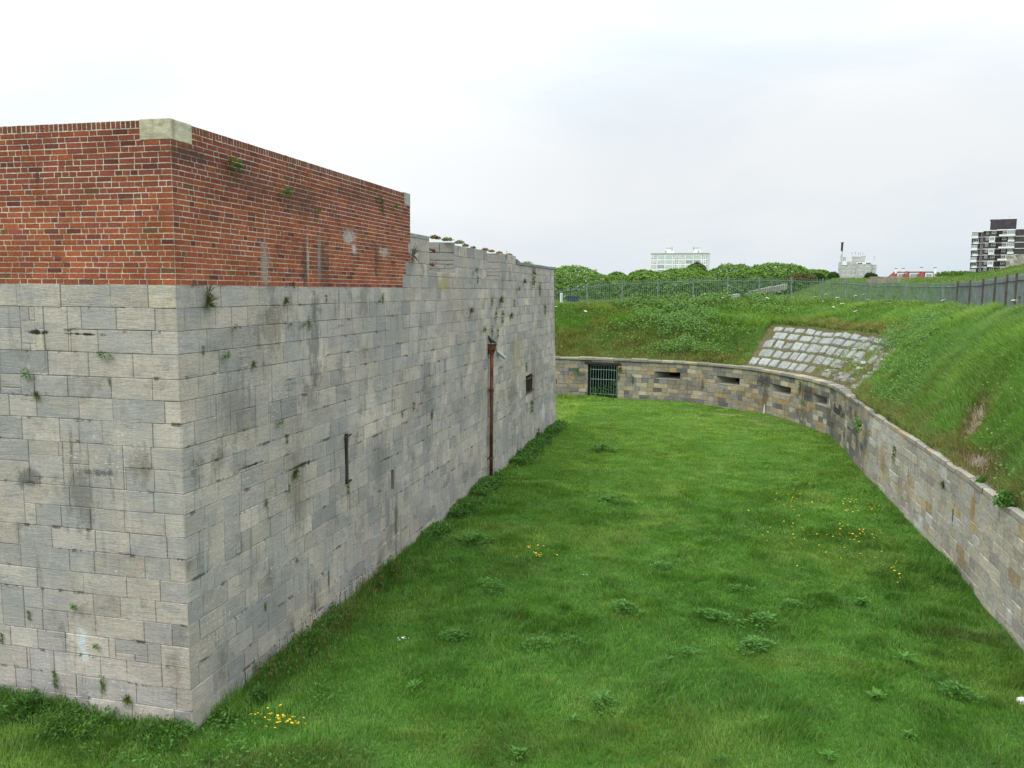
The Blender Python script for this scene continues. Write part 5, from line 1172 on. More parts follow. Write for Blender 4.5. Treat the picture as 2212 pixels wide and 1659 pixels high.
# things glimpsed through the left railings
c = at_depth(1200, 643, 88); zg = c[2]-0.75; car = empty('parked_car', (c[0]-0.4, c[1], zg), 'white car glimpsed through the railings beside the end of the fort wall', 'car')
o3 = Vector((c[0]-0.4, c[1], zg)); mb = MB()
prof = [(-2.1, 0.3), (-2.15, 0.75), (-1.2, 0.95), (-0.6, 1.42), (1.0, 1.45), (1.9, 1.0), (2.1, 0.85), (2.1, 0.3)]
for y0 in (-0.85, 0.85): mb.face([o3+Vector((x_, y0, z_)) for x_, z_ in (prof if y0 > 0 else prof[::-1])])
for i in range(len(prof)): a, b = prof[i], prof[(i+1) % len(prof)]; mb.face([o3+Vector((a[0], -0.85, a[1])), o3+Vector((b[0], -0.85, b[1])), o3+Vector((b[0], 0.85, b[1])), o3+Vector((a[0], 0.85, a[1]))])
mb.build('body', M_white, car); mb = MB(); mb.face([o3+Vector((x_, -0.86, z_)) for x_, z_ in ((-1.0, 0.97), (1.6, 0.99), (0.95, 1.36), (-0.55, 1.34))]); mb.build('window', M_gldk, car)
for x_ in (-1.35, 1.3): mb = MB(); mb.tube([o3+Vector((x_, -0.88, 0.32)), o3+Vector((x_, -0.66, 0.32))], 0.32, 14); mb.build('wheel', M_iron, car)
c = at_depth(1212.5, 646, 60); mb = MB(); mb.tube([(c[0], c[1], c[2]-0.4), (c[0], c[1], c[2]+0.40)], 0.09, 10); mb.tube([(c[0], c[1], c[2]+0.40), (c[0], c[1], c[2]+0.44)], [0.09, 0.03], 10)
tag(mb.build('bollard', M_white), 'short white post standing behind the far left railings', 'bollard')
c = at_depth(1238, 645, 66); mb = MB(); mb.box((c[0]-0.52, c[1], c[2]-0.35), (c[0]+0.48, c[1]+0.5, c[2]+0.15)); mb.box((c[0]-0.56, c[1]-0.05, c[2]+0.15), (c[0]+0.52, c[1]+0.55, c[2]+0.20)); 
tag(mb.build('bin', mat_plain('dark_blue_paint', (0.03, 0.05, 0.08), 0.6)), 'dark blue bin seen through the railings beneath the leftmost tree', 'bin')

# ------------------------------------------------------------------ plants on the walls
def face_hit(px, py, left=False):
    r = ray(px, py); n_ = -U if left else Nn; t = np.dot(C0, n_)/np.dot(r[:2], n_); p = r*t + np.array([0, 0, EZ]); return p
def leaf_quads(V, F, C, p, d, up, L, w, c, fold=0.15):
    """a pointed leaf from p along d"""
    d = Vector(d).normalized(); s_ = d.cross(Vector(up)); s_ = s_.normalized() if s_.length > 1e-4 else Vector((1, 0, 0)); n_ = s_.cross(d)
    b = len(V); p = Vector(p); V += [p, p+d*L*0.45+s_*w/2-n_*fold*w, p+d*L, p+d*L*0.45-s_*w/2-n_*fold*w]; F.append((b, b+1, b+2, b+3)); C += [c]*4
def tuft_proto(kind, seed):
    r_ = random.Random(seed); V, F, C = [], [], []
    n = {'round': 95, 'spiky': 60, 'trail': 55, 'dry': 46}[kind]
    for k in range(n):
        a = r_.uniform(-1.3, 1.3); e_ = r_.uniform(-0.9, 1.0); rr = r_.random()**0.5
        if kind == 'round': p = Vector((0.25+0.45*rr*math.cos(a)*math.cos(e_), 0.55*rr*math.sin(a), 0.45*rr*math.sin(e_)-0.05)); d = p.normalized()+Vector((r_.uniform(-.5, .5), r_.uniform(-.5, .5), r_.uniform(-.5, .3))); L, w = r_.uniform(0.14, 0.26), r_.uniform(0.10, 0.18); c = r_.choice([(0.10, 0.24, 0.03), (0.14, 0.29, 0.045), (0.08, 0.19, 0.03)])
        elif kind == 'spiky': p = Vector((0.03, r_.uniform(-.12, .12), r_.uniform(-.1, .1))); d = Vector((r_.uniform(0.2, 1), r_.uniform(-1, 1), r_.uniform(-0.7, 1.1))); L, w = r_.uniform(0.35, 0.75), r_.uniform(0.04, 0.09); c = r_.choice([(0.10, 0.17, 0.03), (0.13, 0.20, 0.04), (0.15, 0.13, 0.05)])
        elif kind == 'trail': z_ = r_.uniform(-0.9, 0.35); p = Vector((r_.uniform(0.02, 0.16), r_.uniform(-.16, .16)*(1.1+z_*0.5), z_)); d = Vector((r_.uniform(0.1, 0.7), r_.uniform(-.7, .7), r_.uniform(-1, 0.2))); L, w = r_.uniform(0.14, 0.24), r_.uniform(0.06, 0.12); c = r_.choice([(0.11, 0.20, 0.03), (0.08, 0.15, 0.03), (0.15, 0.19, 0.05)])
        else: p = Vector((0.03, r_.uniform(-.05, .05), r_.uniform(-.1, .1))); d = Vector((r_.uniform(0.1, 0.7), r_.uniform(-1, 1), r_.uniform(-0.8, 1.2))); L, w = r_.uniform(0.35, 0.9), r_.uniform(0.02, 0.05); c = r_.choice([(0.16, 0.07, 0.05), (0.13, 0.09, 0.04), (0.09, 0.12, 0.03)])
        b_ = r_.uniform(0.8, 1.2); leaf_quads(V, F, C, p, d, (r_.uniform(-.4, .4), r_.uniform(-.4, .4), 1), L, w, tuple(q*b_ for q in c))
    o = np_mesh('wall_weed', np.array([tuple(v) for v in V]), np.array(F), None, M_leaf, np.array(C)); return o
protos = {k: [tuft_proto(k, i*7+3) for i in range(2)] for k in ('round', 'spiky', 'trail', 'dry')}
used = set()
def put(kind, i, loc, scale, rz, lab, cat='wall weed', grp='weeds rooted in the masonry joints', tilt=0.0, sc3=None):
    pr = protos[kind][i % len(protos[kind])]
    if pr.name in used: o = pr.copy(); col.objects.link(o)
    else: o = pr; used.add(pr.name)
    o.location = loc; o.rotation_euler = (R.uniform(-.15, .15), tilt, rz); o.scale = sc3 or (scale, scale*R.uniform(0.85, 1.15), scale*R.uniform(0.85, 1.15)); tag(o, lab, cat, grp); return o
AZR = math.atan2(Nn[1], Nn[0]); AZL = math.atan2(-U[1], -U[0])
# (x, y) where each one grows, width in picture pixels, sort, label
TR = [(487, 347, 13, 'round', 'left one of the two green tufts high on the brick face'), (499, 354, 22, 'round', 'larger right one of the two green tufts high on the brick face'),
 (604, 413, 24, 'round', 'bright round tuft alone in the middle of the brick parapet'), (683, 453, 11, 'round', 'small tuft above the white stains on the brickwork'),
 (813, 427, 9, 'round', 'tiny tuft left of the tall tuft near the far end of the brickwork'), (824, 434, 16, 'trail', 'tall tuft near the far top end of the brickwork'), (848, 443, 13, 'round', 'tuft nearest the far grey corner block of the brickwork'),
 (634, 612, 9, 'trail', 'small weed at the foot of the dark streaked bricks'), (890, 552, 26, 'dry', 'reddish dry weed where the brickwork meets the grey pier'),
 (446, 654, 30, 'spiky', 'wiry weed just below the brickwork near the corner of the fort'), (448, 632, 26, 'dry', 'bare dry stalks rising above the wiry weed near the fort corner'),
 (615, 650, 17, 'spiky', 'weed beside the tall dark stain under the bricks'), (502, 705, 11, 'round', 'small green tuft on top of the blue grey block near the corner'), (438, 751, 11, 'trail', 'narrow hanging weed nearest the fort corner on the long face'),
 (480, 765, 17, 'round', 'bright tuft at the lower right of the narrow hanging weed by the corner'), (545, 788, 14, 'spiky', 'weed in the joint right of the bright tuft near the corner'), (666, 690, 15, 'trail', 'hanging weed right of the dark stain, third course under the bricks'), (622, 700, 9, 'round', 'small tuft just left of the dark stain, third course down'),
 (653, 698, 9, 'round', 'small tuft between the dark stain and the hanging weed'), (704, 640, 9, 'trail', 'thin weed in the top stone course, right of the dark stain'), (826, 638, 12, 'trail', 'weed in the top stone course under the far end of the bricks'), (815, 650, 8, 'round', 'small tuft just below the far end of the brickwork'),
 (600, 909, 13, 'round', 'tuft above left of the firing slit'), (618, 942, 12, 'trail', 'short hanging weed left of the firing slit'), (635, 1024, 18, 'spiky', 'weed in the cracked joint left of the firing slit bottom'), (624, 1050, 10, 'trail', 'small weed under the cracked joint left of the slit'),
 (574, 1082, 10, 'trail', 'small weed low down, well left of the firing slit'), (640, 1210, 10, 'dry', 'dry speck of weed low on the wall above the tall grass'), (572, 1305, 12, 'trail', 'hanging weed low on the wall near the corner'), (750, 1052, 12, 'trail', 'moss hanging from the bottom of the firing slit'),
 (868, 890, 9, 'trail', 'narrow weed low on the wall midway to the drainpipe'), (893, 872, 10, 'trail', 'narrow weed midway between firing slit and drainpipe'), (932, 889, 14, 'trail', 'tall narrow weed left of the drainpipe'), (1016, 671, 13, 'spiky', 'weed in the cracked block above left of the drainpipe'),
 (1022, 582, 12, 'round', 'tuft below the stonework between the two gun openings'), (1031, 600, 9, 'trail', 'small weed under the tuft between the gun openings'), (1062, 646, 12, 'trail', 'left one of the pair of hanging weeds below the second gun opening'), (1080, 648, 14, 'spiky', 'right one of the pair of weeds below the second gun opening'),
 (1070, 672, 16, 'trail', 'long dark weed under the pair below the second gun opening'), (1084, 678, 16, 'trail', 'long weed running down the joint right of the long dark one'), (1102, 683, 13, 'spiky', 'bushy dark weed right of the long hanging weeds'), (1039, 711, 12, 'round', 'left tuft of the row just above the drainpipe head'),
 (1062, 710, 13, 'trail', 'middle tuft of the row just above the drainpipe head'), (1074, 714, 11, 'trail', 'right tuft of the row just above the drainpipe head'), (1093, 547, 10, 'trail', 'weed high on the wall right of the second gun opening'), (1131, 608, 12, 'spiky', 'weed in the upper far part of the grey wall'),
 (1116, 622, 9, 'round', 'small tuft left of the upper far weed'), (1151, 589, 20, 'trail', 'tallest hanging weed just below the dark flashing'), (1165, 617, 14, 'trail', 'dark hanging weed nearest the far end of the fort'), (1176, 664, 12, 'trail', 'lowest weed close to the far end of the fort'),
 (1136, 788, 12, 'trail', 'weed above the barred window'), (1147, 871, 16, 'trail', 'hanging weed below the barred window'), (1078, 792, 8, 'round', 'small tuft just right of the drainpipe'), (1110, 650, 9, 'trail', 'small weed midway down the far upper wall')]
TL = [(64, 803, 16, 'round', 'upper one of two green tufts at the left picture edge side of the near face'), (80, 853, 15, 'spiky', 'lower tuft beside the pale block near the left edge'), (225, 763, 14, 'round', 'left tuft on the bed joint of the near face below the bricks'), (240, 765, 9, 'round', 'small tuft right beside it on the same bed joint'),
 (236, 820, 9, 'trail', 'thin weed at the right end of a dark block on the near face'), (63, 1323, 12, 'trail', 'narrow weed low on the near face at its left'), (165, 1306, 12, 'round', 'dark tuft beside the white stains low on the near face'), (120, 1457, 18, 'trail', 'left one of the two hanging weeds near the grass on the near face'),
 (223, 1468, 18, 'trail', 'right one of the two hanging weeds near the grass on the near face'), (276, 1509, 20, 'spiky', 'dark weed closest to the grass on the near face'), (211, 1391, 11, 'round', 'small dark tuft above the two hanging weeds'), (5, 1372, 12, 'trail', 'weed at the very left edge low on the near face')]
for i, (x, y, wd, kd, lab) in enumerate(TR + TL):
    L_ = i >= len(TR); p = face_hit(x, y, L_); dist = math.hypot(p[0], p[1]); sc_ = wd*dist/FOC*(1.3 if kd == 'round' else 1.5 if kd in ('spiky', 'dry') else 1.5)
    o = put(kd, i, tuple(p), sc_, AZL if L_ else AZR, 'green weed: '+lab if 0 else lab)
TW = [(1873, 915, 26, 'round', 'bright leafy plant hanging on the near part of the low curved wall'), (1935, 972, 22, 'trail', 'dark trailing weed on the low wall between two firing slits'), (2040, 1048, 16, 'spiky', 'weed just under the wall head near the right edge'), (1822, 890, 12, 'trail', 'weed on the dark stained bend of the low wall'),
      (1740, 868, 10, 'round', 'small tuft below the fourth embrasure'), (1246, 800, 12, 'round', 'weed on the low wall left of the barred gate'), (1339, 798, 10, 'spiky', 'weed at the top right corner of the barred gate'), (1367, 815, 10, 'trail', 'weed between the gate and the first embrasure'), (1337, 812, 8, 'trail', 'small weed beside the right jamb of the gate'),
      (1730, 830, 14, 'trail', 'weed hanging from the coping above the fourth embrasure')]
for i, (x, y, wd, kd, lab) in enumerate(TW):
    t, z = wall_hit(x, y); p = RW(t, z, 0.0); nr = wnr(t); put(kd, i, p, wd*p.y/FOC*1.4, math.atan2(nr[1], nr[0]), lab)
# shrubs on top of the fort wall
TT = [(938, 512, 26, (0.17, 0.14, 0.07)), (946, 513, 16, (0.15, 0.15, 0.07)), (966, 517, 30, (0.15, 0.17, 0.08)), (992, 523, 26, (0.15, 0.17, 0.08)), (1006, 529, 18, (0.16, 0.15, 0.08)), (1022, 533, 14, (0.18, 0.15, 0.09)), (1048, 538, 20, (0.26, 0.16, 0.10)), (1062, 541, 16, (0.24, 0.17, 0.11)), (1078, 545, 18, (0.25, 0.16, 0.10)), (1100, 549, 16, (0.24, 0.17, 0.11)), (1140, 568, 26, (0.14, 0.24, 0.06)), (1160, 573, 14, (0.15, 0.22, 0.07)), (1188, 578, 16, (0.14, 0.18, 0.06))]
names_t = ['reddish brown plant on the wall head beside the grey pier', 'small brown plant on the wall head right of the pier', 'largest bushy plant on the wall head above the first gun opening', 'second bushy plant on the wall head above the solid block between the openings', 'low brown growth right of the second bushy plant', 'thin dry growth midway along the wall head', 'orange brown growth at the left of the second gun opening', 'orange brown growth directly over the second gun opening', 'orange brown growth at the right of the second gun opening', 'last orange brown growth before the wall head steps down', 'bright green growth behind the dark flashing', 'small green growth farther along the dark flashing', 'green growth at the far end of the dark flashing']
for (x, y, wd, c), lab in zip(TT, names_t):
    p = face_hit(x, y+4); dist = p[1]; bush(x, y+3, wd*0.42, wd*0.26, dist+0.45, lab, tuple(q*1.7 for q in c), tuple(q*1.1 for q in c), 'wall plant', 'wall_plant', 0.022, 260, 'plants on the wall head')

# ------------------------------------------------------------------ plants in the ditch
def dock_proto(seed, n=16, L0=0.34, wid=0.085, name='dock_plant', col_=((0.08, 0.21, 0.035), (0.14, 0.29, 0.06))):
    r_ = random.Random(seed); V, F, C = [], [], []
    for k in range(n):
        a = r_.uniform(0, 6.283); L = L0*r_.uniform(0.35, 1.2); w = wid*r_.uniform(0.6, 1.2)*(0.5+0.5*L/L0); e0 = r_.uniform(0.3, 1.4); b_ = r_.uniform(0.85, 1.2)
        c = tuple((p+(q-p)*r_.random())*b_ for p, q in zip(*col_)); p = Vector((r_.uniform(-.09, .09), r_.uniform(-.09, .09), 0.02)); sd_ = Vector((-math.sin(a), math.cos(a), 0)); N_ = 6; prev = None
        for i in range(N_+1):
            f = i/N_; e_ = e0*(1-f*1.15); ww = w*(math.sin(math.pi*min(1, 0.12+f*0.88))**0.7)*0.5 + 0.004; wob = r_.uniform(-.012, .012)
            cur = (p + sd_*ww + Vector((0, 0, wob)), p.copy()-Vector((0, 0, ww*0.35)), p - sd_*ww - Vector((0, 0, wob)))
            if prev:
                b = len(V); V += [*prev, *cur]; F += [(b, b+1, b+4, b+3), (b+1, b+2, b+5, b+4)]; C += [c]*6
            prev = cur; p = p + Vector((math.cos(a)*math.cos(e_), math.sin(a)*math.cos(e_), math.sin(e_)))*(L/N_)
    return np_mesh(name, np.array([tuple(v) for v in V]), np.array(F), None, M_leaf, np.array(C))
def clump_proto(seed, name='leafy_clump', n=260, cols=((0.07, 0.19, 0.035), (0.14, 0.29, 0.065))):
    r_ = random.Random(seed); V, F, C = [], [], []
    for k in range(n):
        a = r_.uniform(0, 6.28); rr = r_.random()**0.6; ra = rr*(0.75+0.35*math.sin(2*a+seed)+0.2*math.sin(5*a+2*seed)); hh = (1-rr*rr)*0.34*r_.uniform(0.3, 1.3)+0.04; p = Vector((ra*math.cos(a), ra*math.sin(a)*0.75, hh)); d = Vector((math.cos(a)+r_.uniform(-.8, .8), math.sin(a)+r_.uniform(-.8, .8), r_.uniform(-.1, .7)))
        f = r_.random(); b_ = r_.uniform(0.8, 1.2); c = tuple((x_+(y_-x_)*f)*b_ for x_, y_ in zip(*cols)); leaf_quads(V, F, C, p, d, (r_.uniform(-.4, .4), r_.uniform(-.4, .4), 1), r_.uniform(0.14, 0.26), r_.uniform(0.07, 0.13), c)
    return np_mesh(name, np.array([tuple(v) for v in V]), np.array(F), None, M_leaf, np.array(C))
protos['dock'] = [dock_proto(1, 30, 0.32, 0.07), dock_proto(2, 24, 0.40, 0.055), dock_proto(3, 36, 0.30, 0.05)]
protos['clump'] = [clump_proto(5), clump_proto(6, n=200), clump_proto(8, n=150)]
GP = [(1350, 1322, 66, 'clump', 'dark compact dock clump at the middle of the ditch floor, leftmost of the big ones'), (1545, 1335, 66, 'clump', 'pale leafy clump up left of the pair of big grey green clumps'), (1640, 1352, 76, 'clump', 'upper one of the two big grey green clumps side by side'), (1628, 1398, 72, 'clump', 'lower one of the two big grey green clumps'),
 (1485, 1415, 60, 'clump', 'bright leafy clump left of the lower big clump'), (1430, 1432, 50, 'clump', 'loose trailing clump at the left of the bright leafy one'), (985, 1378, 62, 'clump', 'flat grey leaved clump in the left part of the ditch'), (895, 1480, 40, 'dock', 'pale star shaped dock below the flat grey clump'), (1122, 1625, 66, 'dock', 'large dock with upright leaves at the bottom edge'),
 (1302, 1515, 76, 'clump', 'broad clump midway between the bottom dock and the big grey green clumps'), (1160, 1392, 56, 'clump', 'flat clump right of the flat grey leaved one'), (1240, 1388, 50, 'clump', 'small flat clump left under the dark compact one'), (2070, 1500, 76, 'clump', 'grey green clump near the right edge'), (1955, 1425, 56, 'dock', 'long leaved plant left above the clump near the right edge'),
 (1860, 1305, 52, 'dock', 'grassy tufted plant above the long leaved one'), (1705, 1310, 50, 'clump', 'clump above right of the big pair'), (1240, 1545, 40, 'dock', 'small dock above right of the bottom dock'), (1650, 1560, 46, 'dock', 'dock low in the picture under the big pair'), (1790, 1640, 44, 'dock', 'dock at the bottom edge right of the centre'), (1560, 1640, 40, 'clump', 'little clump at the bottom edge below the centre'),
 (1065, 1272, 66, 'clump', 'dark clump in the left half level with the yellow flowers'), (1300, 970, 60, 'clump', 'low dark clump far down the ditch, in line with the gate'), (1320, 1082, 60, 'clump', 'low dark clump in mid ditch, in line with the gate'), (1600, 1275, 44, 'clump', 'small clump behind the pale leafy one'), (1030, 1170, 70, 'clump', 'broad low clump near the wall, left half of the ditch'),
 (1425, 1230, 50, 'clump', 'faint clump at the centre of the ditch'), (1960, 1590, 50, 'dock', 'dock at the lower right'), (1890, 1505, 44, 'dock', 'dock between the lower right one and the long leaved plant')]
for i, (x, y, wd, kd, lab) in enumerate(GP):
    p = at_z(x, y, 0.0); dist = p[1]; sc_ = wd*dist/FOC*0.5*(1.3 if kd == 'clump' else 3.0); zg = float(moat_z(p[0], p[1]))
    o = put(kd, i, (p[0], p[1], zg+0.06), sc_, R.uniform(0, 6.28), lab, 'ditch weed', 'broad leaved weeds in the ditch grass'); o.name = 'dock_plant' if kd == 'dock' else 'leafy_clump'
    if kd == 'clump': o.scale.z = min(sc_, 0.55)*R.uniform(0.75, 1.0)
protos['bushy'] = [clump_proto(9, 'leafy_weed', 420, ((0.06, 0.15, 0.03), (0.11, 0.23, 0.05)))]
FW = [(985, 1112, 46, 'bushy weed against the wall foot left of the drainpipe'), (1002, 1098, 34, 'weed at the wall foot nearest the drainpipe on its left'), (950, 1142, 34, 'low weed at the wall foot under the narrow tall wall weed'), (845, 1232, 50, 'leafy weed at the wall foot midway along the fort'), (815, 1262, 40, 'dark weed at the wall foot left of the midway one'), (1120, 985, 34, 'weed at the wall foot just right of the drainpipe'),
 (1158, 950, 40, 'dark leafy weed at the wall foot under the barred window'), (1185, 932, 34, 'dark leafy weed near the far end of the wall foot'), (1205, 915, 26, 'green weed at the far corner of the fort'), (60, 1545, 90, 'large leafy weed in front of the near face at the lower left'), (130, 1560, 60, 'leafy weed right of the large one at the lower left'), (20, 1522, 60, 'leafy weed at the left picture edge'),
 (375, 1560, 44, 'weed standing just left of the near bottom corner of the fort'), (325, 1580, 60, 'low weed in front of the near corner, left side'), (490, 1545, 50, 'weed just right of the near bottom corner of the fort'), (560, 1500, 56, 'weed among the brown seed heads near the corner')]
for i, (x, y, wd, lab) in enumerate(FW):
    p = at_z(x, y, 0.0); sc_ = wd*p[1]/FOC*0.62
    o = put('bushy', i, (p[0], p[1], float(moat_z(p[0], p[1]))), sc_, R.uniform(0, 6.28), lab, 'leafy weed', 'leafy weeds along the fort foot'); o.scale.z = sc_*R.uniform(1.8, 2.6)
# creeper inside the barred doorway
V, F, C = [], [], []
for k in range(420):
    f = R.random(); z_ = R.random()**1.6*(0.55 if f < 0.75 else 1.0)*(1.15 if 0.3 < f < 0.6 else 0.85); 
    p = RW(g0+0.15+(gw-0.25)*f, z_-0.05, -0.02-R.random()*0.35); leaf_quads(V, F, C, p, (R.uniform(-1, 1), R.uniform(-1, -.2), R.uniform(-.5, .8)), (0, 0, 1), R.uniform(0.07, 0.15), R.uniform(0.05, 0.11), (0.10*R.uniform(.7, 1.3), 0.25, 0.04))
o = np_mesh('creeper', np.array([tuple(v) for v in V]), np.array(F), None, M_leaf, np.array(C)); tag(o, 'green leafy creeper climbing through the bars of the doorway', 'creeper')

# flowers
def flowers(name, pts, rad, hgt, mat, lab, disc=6, tilt=0.5):
    mb = MB()
    for (x, y, z) in pts:
        r_ = rad*R.uniform(0.7, 1.3); a0 = R.uniform(0, 6.28); tx, ty = R.uniform(-tilt, tilt), R.uniform(-tilt, tilt)-0.3; h_ = hgt*R.uniform(0.7, 1.2)
        mb.face([(x+r_*math.cos(a0+k*6.283/disc), y+r_*math.sin(a0+k*6.283/disc), z+h_+r_*(tx*math.cos(a0+k*6.283/disc)+ty*math.sin(a0+k*6.283/disc))) for k in range(disc)])
    return tag(mb.build(name, mat), lab, 'flowers', kind='stuff')
pts = []
for (x, y, sx, sy, n) in ((1738, 1088, 40, 12, 46), (1850, 1098, 26, 12, 90), (1852, 1162, 26, 11, 40), (1765, 1158, 50, 12, 40), (1700, 1170, 60, 14, 26), (1162, 1203, 20, 7, 34), (1200, 1195, 26, 6, 12), (585, 1552, 22, 8, 34), (625, 1562, 20, 8, 14), (1930, 1238, 14, 8, 16), (1880, 1215, 30, 8, 10), (1800, 1180, 60, 40, 22), (1600, 1110, 12, 5, 4)):
    for k in range(n): p = at_z(R.gauss(x, sx), R.gauss(y, sy), 0.0); pts.append((p[0], p[1], float(moat_z(p[0], p[1]))))
flowers('buttercups', pts, 0.019, 0.14, M_flower_y, 'loose drifts of small yellow flowers scattered in the ditch grass')
pts = []
for (x, y, sx, sy, n) in ((875, 1388, 8, 3, 14), (1266, 1247, 7, 3, 6), (1890, 1170, 3, 2, 2)):
    for k in range(n): p = at_z(R.gauss(x, sx), R.gauss(y, sy), 0.0); pts.append((p[0], p[1], float(moat_z(p[0], p[1]))))
flowers('daisies', pts, 0.015, 0.14, NT('daisy_petals').done((0.85, 0.85, 0.85), 0.6), 'tiny patches of white daisies in the ditch grass')
# white umbels on the bank
TG, UG = np.meshgrid(np.arange(tv0, tv1, 0.15), np.linspace(0, 1, 60), indexing='ij'); BG = bank(TG, UG)
dxyz = BG - np.array([0, 0, EZ]); c_, s_ = math.cos(PITCH), math.sin(PITCH); yy = c_*dxyz[..., 1]-s_*dxyz[..., 2]; zz3 = s_*dxyz[..., 1]+c_*dxyz[..., 2]; uu_ = dxyz[..., 0]/yy*FOC; vv_ = -zz3/yy*FOC
BX = PW/2 + math.cos(ROLL)*uu_ - math.sin(ROLL)*vv_; BY = PH/2 + math.sin(ROLL)*uu_ + math.cos(ROLL)*vv_; BX = np.where(yy > 0.5, BX, -9999)
def bank_hit(x, y):
    i = np.argmin((BX-x)**2 + (BY-y)**2); return BG.reshape(-1, 3)[i]
um = MB(); um_c = (1, 1, 1)
for k in range(9):
    a = k*0.7; rr = 0 if k == 0 else R.uniform(0.03, 0.055); um_p = (rr*math.cos(a), rr*math.sin(a), 0.36+R.uniform(-.012, .012)); um.face([(um_p[0]+0.02*math.cos(j*1.05), um_p[1]+0.02*math.sin(j*1.05), um_p[2]) for j in range(6)]); um.tube([(0, 0, 0.28), (um_p[0], um_p[1], um_p[2]-0.005)], 0.0025, 3, m=1, cap=False)
um.tube([(0, 0, 0), (0, 0, 0.28)], 0.005, 4, m=1, cap=False); um_o = um.build('cow_parsley', [M_flower_w, M_down]); first = True
UP = [(1678, 629), (1643, 634), (1667, 634), (1785, 649), (1809, 661), (1824, 660), (1839, 661), (1776, 665), (1792, 667), (1795, 675), (1850, 692), (1854, 690), (1916, 675), (1865, 657), (1899, 654), (1930, 657), (1690, 685), (1895, 699), (2052, 718), (1907, 650), (1932, 655), (2184, 682), (2203, 660), (2041, 671),
      (1230, 658), (1203, 675), (1220, 684), (1221, 693), (1208, 761), (1294, 690), (1263, 689), (1689, 686), (1694, 692), (1521, 648), (1632, 644), (1678, 629), (1284, 648), (1850, 655), (1872, 668), (1820, 672), (1760, 655), (1745, 668), (1700, 662), (1960, 668), (1975, 660), (1620, 668), (1655, 660), (1590, 655), (1560, 662)]
for (x, y) in UP:
    p = bank_hit(x, y+6); o = um_o if first else um_o.copy()
    if not first: col.objects.link(o)
    first = False; sc_ = R.uniform(0.9, 1.4); o.location = (p[0], p[1], p[2]+0.16); o.scale = (sc_*1.3, sc_*1.3, sc_); o.rotation_euler = (R.uniform(-.2, .3), R.uniform(-.2, .2), R.uniform(0, 6))
    tag(o, 'white flat topped umbel flower standing in the long bank grass', 'wildflower', 'white umbels scattered over the bank')
# leafy undergrowth (nettles, brambles) on the bank
n = 60000; x_ = np.concatenate([rng.uniform(1200, 1800, n//2), rng.uniform(1800, 2212, n//4), rng.normal(1965, 45, n//4)]); 
t = tv0 + (tv1-tv0)*rng.random(400000); u = rng.random(400000); P = bank(t, u); k = in_view(P, 20, 20); t, u, P = t[k], u[k], P[k]
def pxy(P):
    d = P-np.array([0, 0, EZ]); y = c_*d[:, 1]-s_*d[:, 2]; z = s_*d[:, 1]+c_*d[:, 2]; a = d[:, 0]/y*FOC; b = -z/y*FOC; return PW/2+math.cos(ROLL)*a-math.sin(ROLL)*b, PH/2+math.sin(ROLL)*a+math.cos(ROLL)*b
X_, Y_ = pxy(P); nz_ = fbm(P[:, 0]*1.1, P[:, 1]*1.1, 201, 3)
dens = np.zeros(len(X_))
for (cx, cy, sx, sy, a) in ((1470, 690, 75, 45, 1.0), (1420, 660, 80, 14, 0.9), (1590, 650, 50, 22, 1.0), (1480, 760, 60, 18, 0.6), (1660, 660, 60, 20, 0.7), (1960, 745, 38, 15, 1.6), (1990, 725, 24, 18, 1.0), (1350, 735, 40, 14, 0.4), (1640, 640, 24, 14, 1.0), (2185, 1075, 40, 30, 0.8), (2150, 1000, 30, 30, 0.3), (1540, 700, 60, 30, 0.7), (1400, 790, 60, 10, 0.4), (1950, 840, 60, 60, 0.25), (2100, 850, 80, 60, 0.15)):
    dens = np.maximum(dens, a*np.exp(-((X_-cx)/sx)**2-((Y_-cy)/sy)**2))
k = rng.random(len(X_)) < np.clip(dens*1.3*sst(0.38, 0.6, nz_), 0, 1)*0.9; P, nz_ = P[k], nz_[k]; n = len(P); r = P[:, 1]
P = P + np.stack([rng.normal(0, .05, n), rng.normal(0, .05, n), rng.uniform(0.08, 0.55, n)*(0.55+nz_)], -1)
nr = rng.normal(0, 1, (n, 3))*0.6 + np.array([-0.1, -0.45, 0.8]); nr /= np.linalg.norm(nr, axis=1, keepdims=True); t1 = np.cross(nr, rng.normal(0, 1, (n, 3))); t1 /= np.linalg.norm(t1, axis=1, keepdims=True); t2 = np.cross(nr, t1)
s1 = (0.042*np.clip(r/35, 0.6, 1.5)*rng.uniform(0.6, 1.4, n))[:, None]; V = np.stack([P-t1*s1, P+t2*s1*0.65, P+t1*s1, P-t2*s1*0.65], 1).reshape(-1, 3)
C = mixc((0.105, 0.22, 0.050), (0.20, 0.33, 0.085), rng.random(n))*rng.uniform(0.75, 1.2, n)[:, None]
o = np_mesh('undergrowth', V, np.arange(n*4).reshape(n, 4), None, M_leaf, np.repeat(C, 4, axis=0)); tag(o, 'leafy brambles and nettles tangled through the bank grass', 'undergrowth', kind='stuff')
